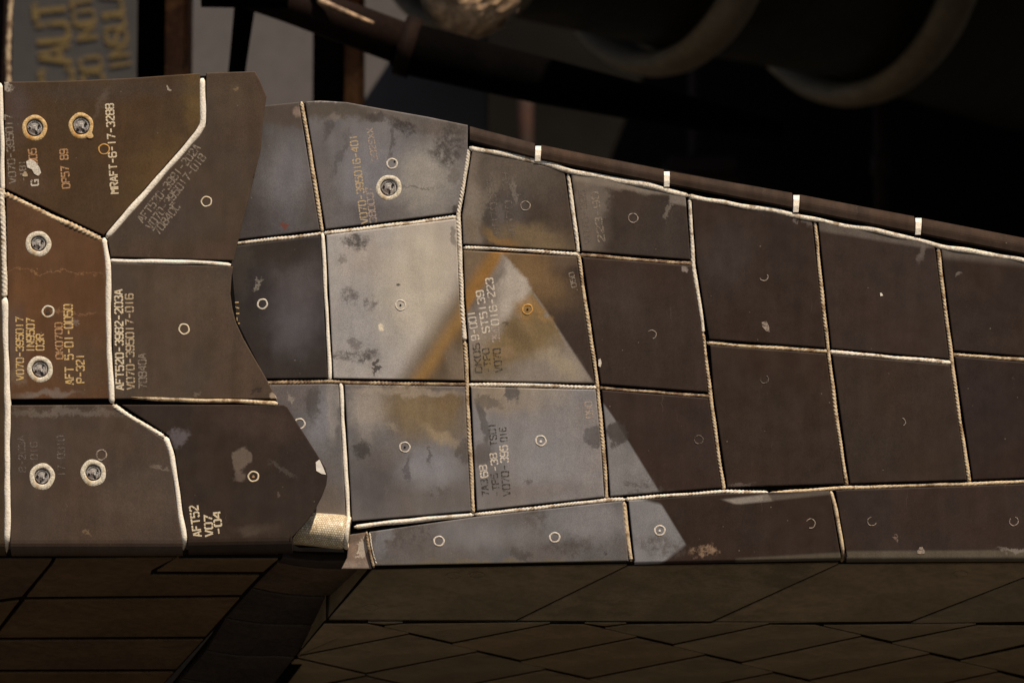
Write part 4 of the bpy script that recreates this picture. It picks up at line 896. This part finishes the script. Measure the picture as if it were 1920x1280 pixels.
def post(name, label, cat, x0, x1, Y, depth, mat, py_top=-160, py_bot=300, fl=None, group=None):
    a, b = Wp(x0, py_bot, Y), Wp(x1, py_top, Y)
    r = world_root(name, label, cat, Vector(((a.x + b.x) / 2, Y, a.z)), group)
    w = b.x - a.x; t = w * .16
    if fl is None:
        wbox('column_web', (a.x, Y, a.z), (b.x, Y + depth, b.z), mat, r, .006)
    else:                                                     # channel: dark web colours in the shaded face, rusty flange the lit one
        wbox('column_web', (a.x, Y, a.z), (a.x + w * fl, Y + depth, b.z), mat, r, .006)
        wbox('column_flange', (a.x + w * fl + .002, Y - .02, a.z), (b.x, Y + depth, b.z), RUSTM, r, .006)
    return r
# equipment wall (grey) and its marked door
a, b = Wp(330, 330, 2.5), Wp(915, -200, 2.5)
w_ = world_root('equipment_wall', 'plain grey painted wall standing behind the rusty columns', 'wall', Vector(((a.x + b.x) / 2, 2.5, a.z)))
wbox('wall_panel', (a.x, 2.5, a.z), (b.x, 2.56, b.z), GREY, w_, .004)
a, b = Wp(8, 330, 3.0), Wp(262, -200, 3.0)
cp = world_root('marked_panel', 'blue grey panel with blurred yellow caution lettering, behind the left section', 'panel', Vector(((a.x + b.x) / 2, 3.0, a.z)))
wbox('panel_sheet', (a.x, 3.0, a.z), (b.x, 3.04, b.z), GREY2, cp, .004)
def wletters(text, start, end, height, Y, weight=1.25):
    a, b = Vector(start), Vector(end); d = (b - a); Ln = d.length; d /= Ln; up = Vector((d.y, -d.x)); adv = Ln / len(text)
    for i, ch in enumerate(text):
        V, F = [], []
        for pl in G.get(ch, []):
            l, r = strip(pl, weight); s0 = len(V)
            for q in l + r:
                p2 = a + d * (i * adv + q.x / 4 * adv * .76) + up * (q.y / 6 * height); w = Wp(p2.x, p2.y, Y); V.append(Vector((w.x, Y, w.z)))
            k = len(l); F += [(s0 + j, s0 + j + 1, s0 + k + j + 1, s0 + k + j) for j in range(k - 1)]
        if V: part('painted_letter', V, F, YELL, cp)
wletters('CAUTION', (137,158), (110,-136), 58, 2.996); wletters('DO NOT', (195,156), (170,-18), 38, 2.996); wletters('INSULATE', (247,128), (214,-84), 38, 2.996)
post('steel_column', 'column coloured black for its shaded face, with a rusty right flange, right of the yellow lettering', 'column', 254, 356, 1.7, .10, BLACKP, fl=.54, group='columns in front of the grey wall')
post('steel_column', 'column coloured dark brown for its shaded face, with rusty right edge, near the middle of the grey wall', 'column', 585, 682, 1.9, .10, DBROWN, fl=.62, group='columns in front of the grey wall')
post('steel_column', 'dark brown column cut off by the left edge of the picture', 'column', -60, 17, 1.2, .08, DBROWN, group=None)
rt = world_root('padded_cable', 'fuzzy pale cable running down the far left column', 'cable', Wp(18, 150, 1.15))
V, F = [], []; nseg = 60
for i in range(nseg + 1):
    c = Wp(18 + 3 * math.sin(i / 9), -120 + 330 * i / nseg, 1.17)
    for j in range(8):
        a = math.pi * 2 * j / 8; r = .0045 * (1 + .12 * math.sin(i * 1.7 + j))
        V.append(c + Vector((math.cos(a) * r, math.sin(a) * r, 0)))
for i in range(nseg):
    for j in range(8): F.append((i * 8 + j, i * 8 + (j + 1) % 8, (i + 1) * 8 + (j + 1) % 8, (i + 1) * 8 + j))
part('cable_sheath', V, F, CORD_B, rt, smooth=True)
def bar(pts, radii, mat, parent, name, sides=14, square=False):
    """tapered tube through world points"""
    V, F = [], []
    for i, p in enumerate(pts):
        d = (pts[min(i + 1, len(pts) - 1)] - pts[max(0, i - 1)]).normalized(); s1 = d.cross(Vector((0, 1, 0))).normalized(); s2 = s1.cross(d).normalized()
        for j in range(sides):
            a = 2 * math.pi * (j + .5) / sides; q = radii[i]
            V.append(p + (s1 * math.cos(a) + s2 * math.sin(a)) * q)
    for i in range(len(pts) - 1):
        for j in range(sides): F.append((i * sides + j, i * sides + (j + 1) % sides, (i + 1) * sides + (j + 1) % sides, (i + 1) * sides + j))
    F += [tuple(range(sides)), tuple(range((len(pts) - 1) * sides, len(pts) * sides))]
    return part(name, V, F, mat, parent, smooth=sides > 6)
k15 = S * (D + 1.2) / D
st = world_root('support_strut', 'slim black leaning strut crossing the grey wall', 'strut', Wp(440, 140, 1.25))
bar([Wp(462, -90, 1.2), Wp(458, 20, 1.2), Wp(447, 110, 1.2), Wp(425, 300, 1.2)], [21 * k15, 20 * k15, 17 * k15, 15 * k15], BLACKP, st, 'strut_tube')
bar([Wp(464, -60, 1.2), Wp(461, 12, 1.2)], [26 * k15, 26 * k15], BLACKP, st, 'strut_collar')
bm_ = world_root('support_beam', 'dark round beam sloping down to the right above the flap, with a pale tube added as its lit top edge', 'beam', Wp(700, 70, 1.3))
bar([Wp(330, -70, 1.15), Wp(545, 4, 1.15), Wp(770, 88, 1.2)], [40 * k15, 40 * k15, 41 * k15], DBROWN, bm_, 'beam_tube')
bar([Wp(760, 90, 1.2), Wp(1010, 150, 1.4), Wp(1450, 246, 1.9)], [50 * k15, 46 * k15, 26 * k15], BLACKP, bm_, 'beam_sleeve')
bar([Wp(750, 84, 1.2), Wp(778, 92, 1.2)], [58 * k15, 58 * k15], DBROWN, bm_, 'beam_collar')
bar([Wp(588, -30, 1.12), Wp(600, 2, 1.12), Wp(640, 20, 1.12), Wp(700, 44, 1.13)], [6 * k15, 7 * k15, 6 * k15, 3 * k15], FOIL, bm_, 'painted_beam_rim', 8)  # pale tube added along the beam top to imitate its lit rim
bar([Wp(380, -20, 1.05), Wp(540, -8, 1.05)], [34 * k15, 24 * k15], BLACKP, bm_, 'beam_bracket')
# deep dark end wall of the bay
a, b = Wp(700, 420, 4.6), Wp(2200, -400, 4.6)
dw = world_root('bay_wall', 'almost black rear wall of the engine bay behind the flap', 'wall', Vector(((a.x + b.x) / 2, 4.6, a.z)))
wbox('wall_panel', (a.x - .6, 4.6, a.z - .6), (b.x, 4.7, b.z), DARKW, dw, .004)
FAINTR = plain('faint_rust_steel', (.034, .011, .005, 1), .85, 9, .4, .4, second=(.02, .012, .008, 1), patch=.5)
for x0, x1, Y, lab in ((972,1000,4.35,'thin rusty pipe in the dark bay, leftmost of those above the flap'), (1292,1312,3.7,'thin rusty pipe in the dark bay, below the middle engine band'), (1640,1662,3.4,'thin rusty pipe in the dark bay, below the right engine band')):
    pp = world_root('bay_pipe', lab, 'pipe', Wp((x0 + x1) / 2, 360, Y), 'thin pipes in the dark bay')
    c0, c1 = Wp((x0 + x1) / 2, 420, Y), Wp((x0 + x1) / 2, 120, Y); w = (Wp(x1, 300, Y) - Wp(x0, 300, Y)).length / 2
    bar([c0, Vector((c0.x, c0.y, c1.z))], [w, w], FAINTR, pp, 'pipe_tube', 10); bar([Vector((c0.x, c0.y, c0.z + .1)), Vector((c0.x, c0.y, c0.z + .14))], [w * 1.6, w * 1.6], FAINTR, pp, 'pipe_collar', 10)
bx_ = world_root('junction_box', 'small dark rusty box on the bay wall above the flap', 'box', Wp(1320, 310, 3.6))
a, b = Wp(1245, 335, 3.6), Wp(1392, 290, 3.6)
wbox('box_body', (a.x, 3.6, a.z), (b.x, 3.8, b.z), FAINTR, bx_, .01); wbox('box_lid', (a.x + .01, 3.585, a.z + .01), (b.x - .01, 3.598, b.z - .01), FAINTR, bx_, .004)

# engine bell: a flared body with three hoops, axis running right and away
OLIVE = plain('dark_bell_metal', (.032, .028, .017, 1), .6, 3, .3, .3, second=(.018, .016, .011, 1), patch=.5, spec=.08)  # dark olive base mottled with a second, darker tone
HOOP = plain('bell_hoop_metal', (.27, .21, .14, 1), .55, 6, .25, .3, second=(.19, .15, .10, 1), patch=.5, spec=.08)
rings = [((870,-200), 275, 2.0), ((1235,-175), 325, 2.55), ((1600,-150), 357, 3.1)]
C3 = [Wp(*c, Y) for c, b, Y in rings]; RAD = [b * S * (D + Y) / D for c, b, Y in rings]
axis = (C3[2] - C3[0]).normalized(); ang = R(0)
axis = Vector((.80, .60, axis.z * .6)).normalized()
e1 = axis.cross(Vector((0, 0, 1))).normalized(); e2 = e1.cross(axis).normalized()
bell = world_root('engine_bell', 'huge dark rocket engine bell with three hoops hanging above and behind the flap', 'rocket engine', C3[1] - Vector((0, 0, RAD[1])))
def torus(c, Rm, rw, rh, mat, name, a0=0, a1=2 * math.pi, lump=0.0, n=96):
    V, F = [], []; closed = a1 - a0 > 6.2; m = n if closed else n + 1
    for i in range(m):
        a = a0 + (a1 - a0) * i / n
        for j in range(12):
            b = 2 * math.pi * j / 12; lf = 1 + lump * (math.sin(a * 47 + j * 2.1) + math.sin(a * 83 + j * 1.1)) * .5
            V.append(c + (e1 * math.cos(a) + e2 * math.sin(a)) * (Rm + rh * lf * math.cos(b)) + axis * rw * lf * math.sin(b))
    for i in range(n):
        i2 = (i + 1) % m
        for j in range(12): F.append((i * 12 + j, i2 * 12 + j, i2 * 12 + (j + 1) % 12, i * 12 + (j + 1) % 12))
    return part(name, V, F, mat, bell, smooth=True)
for c, rad in zip(C3, RAD): torus(c, rad - .025, .045, .025, HOOP, 'hoop')
V, F = [], []; prof = []
p0 = [(-.9, RAD[0] * .55)] + [((c - C3[0]).dot(axis), r - .055) for c, r in zip(C3, RAD)] + [((C3[2] - C3[0]).dot(axis) + .7, RAD[2] + .05)]
for i in range(len(p0) - 1):
    for q in range(6): f = q / 6; prof.append((p0[i][0] * (1 - f) + p0[i + 1][0] * f, p0[i][1] * (1 - f) + p0[i + 1][1] * f))
prof.append(p0[-1]); n = 96
def axc(t):
    base = (C3[2] - C3[0]).dot(axis); return C3[0] + (C3[2] - C3[0]) * (t / base)
for t, r in prof: V += [axc(t) + (e1 * math.cos(2 * math.pi * i / n) + e2 * math.sin(2 * math.pi * i / n)) * r for i in range(n)]
for q in range(len(prof) - 1): F += [(q * n + i, q * n + (i + 1) % n, q * n + n + (i + 1) % n, q * n + n + i) for i in range(n)]
part('bell_wall', V, F, OLIVE, bell, smooth=True)
# crumpled foil cover hanging in front of the first hoop
fr = world_root('foil_cover', 'crumpled tan foil cover catching sunlight above the sloping beam', 'foil cover', Wp(880, 60, 1.55))
V, F = [], []; nu, nv = 44, 26; fg = random.Random(5); fph = [(fg.uniform(4, 16), fg.uniform(4, 16), fg.uniform(0, 6), fg.uniform(.3, 1)) for _ in range(14)]
fc = Wp(884, -34, 1.6); fk = S * (D + 1.6) / D
for i in range(nu):
    for j in range(nv):
        u, w = math.pi * 2 * i / nu, math.pi * (j / (nv - 1))
        d = Vector((math.sin(w) * math.cos(u), -math.sin(w) * math.sin(u), math.cos(w)))
        q = 1 + .05 * sum(a * abs(math.sin(f1 * d.x + f2 * d.z + f1 * .7 * d.y + p)) for f1, f2, p, a in fph) / 3
        V.append(fc + Vector((d.x * 92 * fk * q, d.y * .075 * q, d.z * 98 * fk * q)))
for i in range(nu):
    for j in range(nv - 1): F.append((i * nv + j, ((i + 1) % nu) * nv + j, ((i + 1) % nu) * nv + j + 1, i * nv + j + 1))
part('foil_sheet', V, F, FOIL, fr)

# hull added unseen around the bay to keep off sun and open sky
def blocker(name, lo, hi):
    o = wbox(name, lo, hi, DARKW, BLOCKER, .01); return o
BLOCKER = world_root('added_bay_blocker', 'dark hull added out of view to shade the engine bay', 'blocker', Vector((1.5, 2.5, 1.9)))
blocker('top_blocker', (.45, .46, 3.95), (8, 4.6, 4.1)); blocker('front_blocker', (.80, .45, 3.06), (8, .62, 3.94)); blocker('side_blocker', (4.5, .63, 1.9), (4.6, 4.59, 3.94)); blocker('bottom_blocker', (-.1, .75, 1.9), (4.49, 4.59, 2.0))
wbox('lower_blocker', (-1.3, .75, .9), (1.7, .79, 2.48), BACK, BLOCKER)  # added behind the gaps to block sky and light from beneath
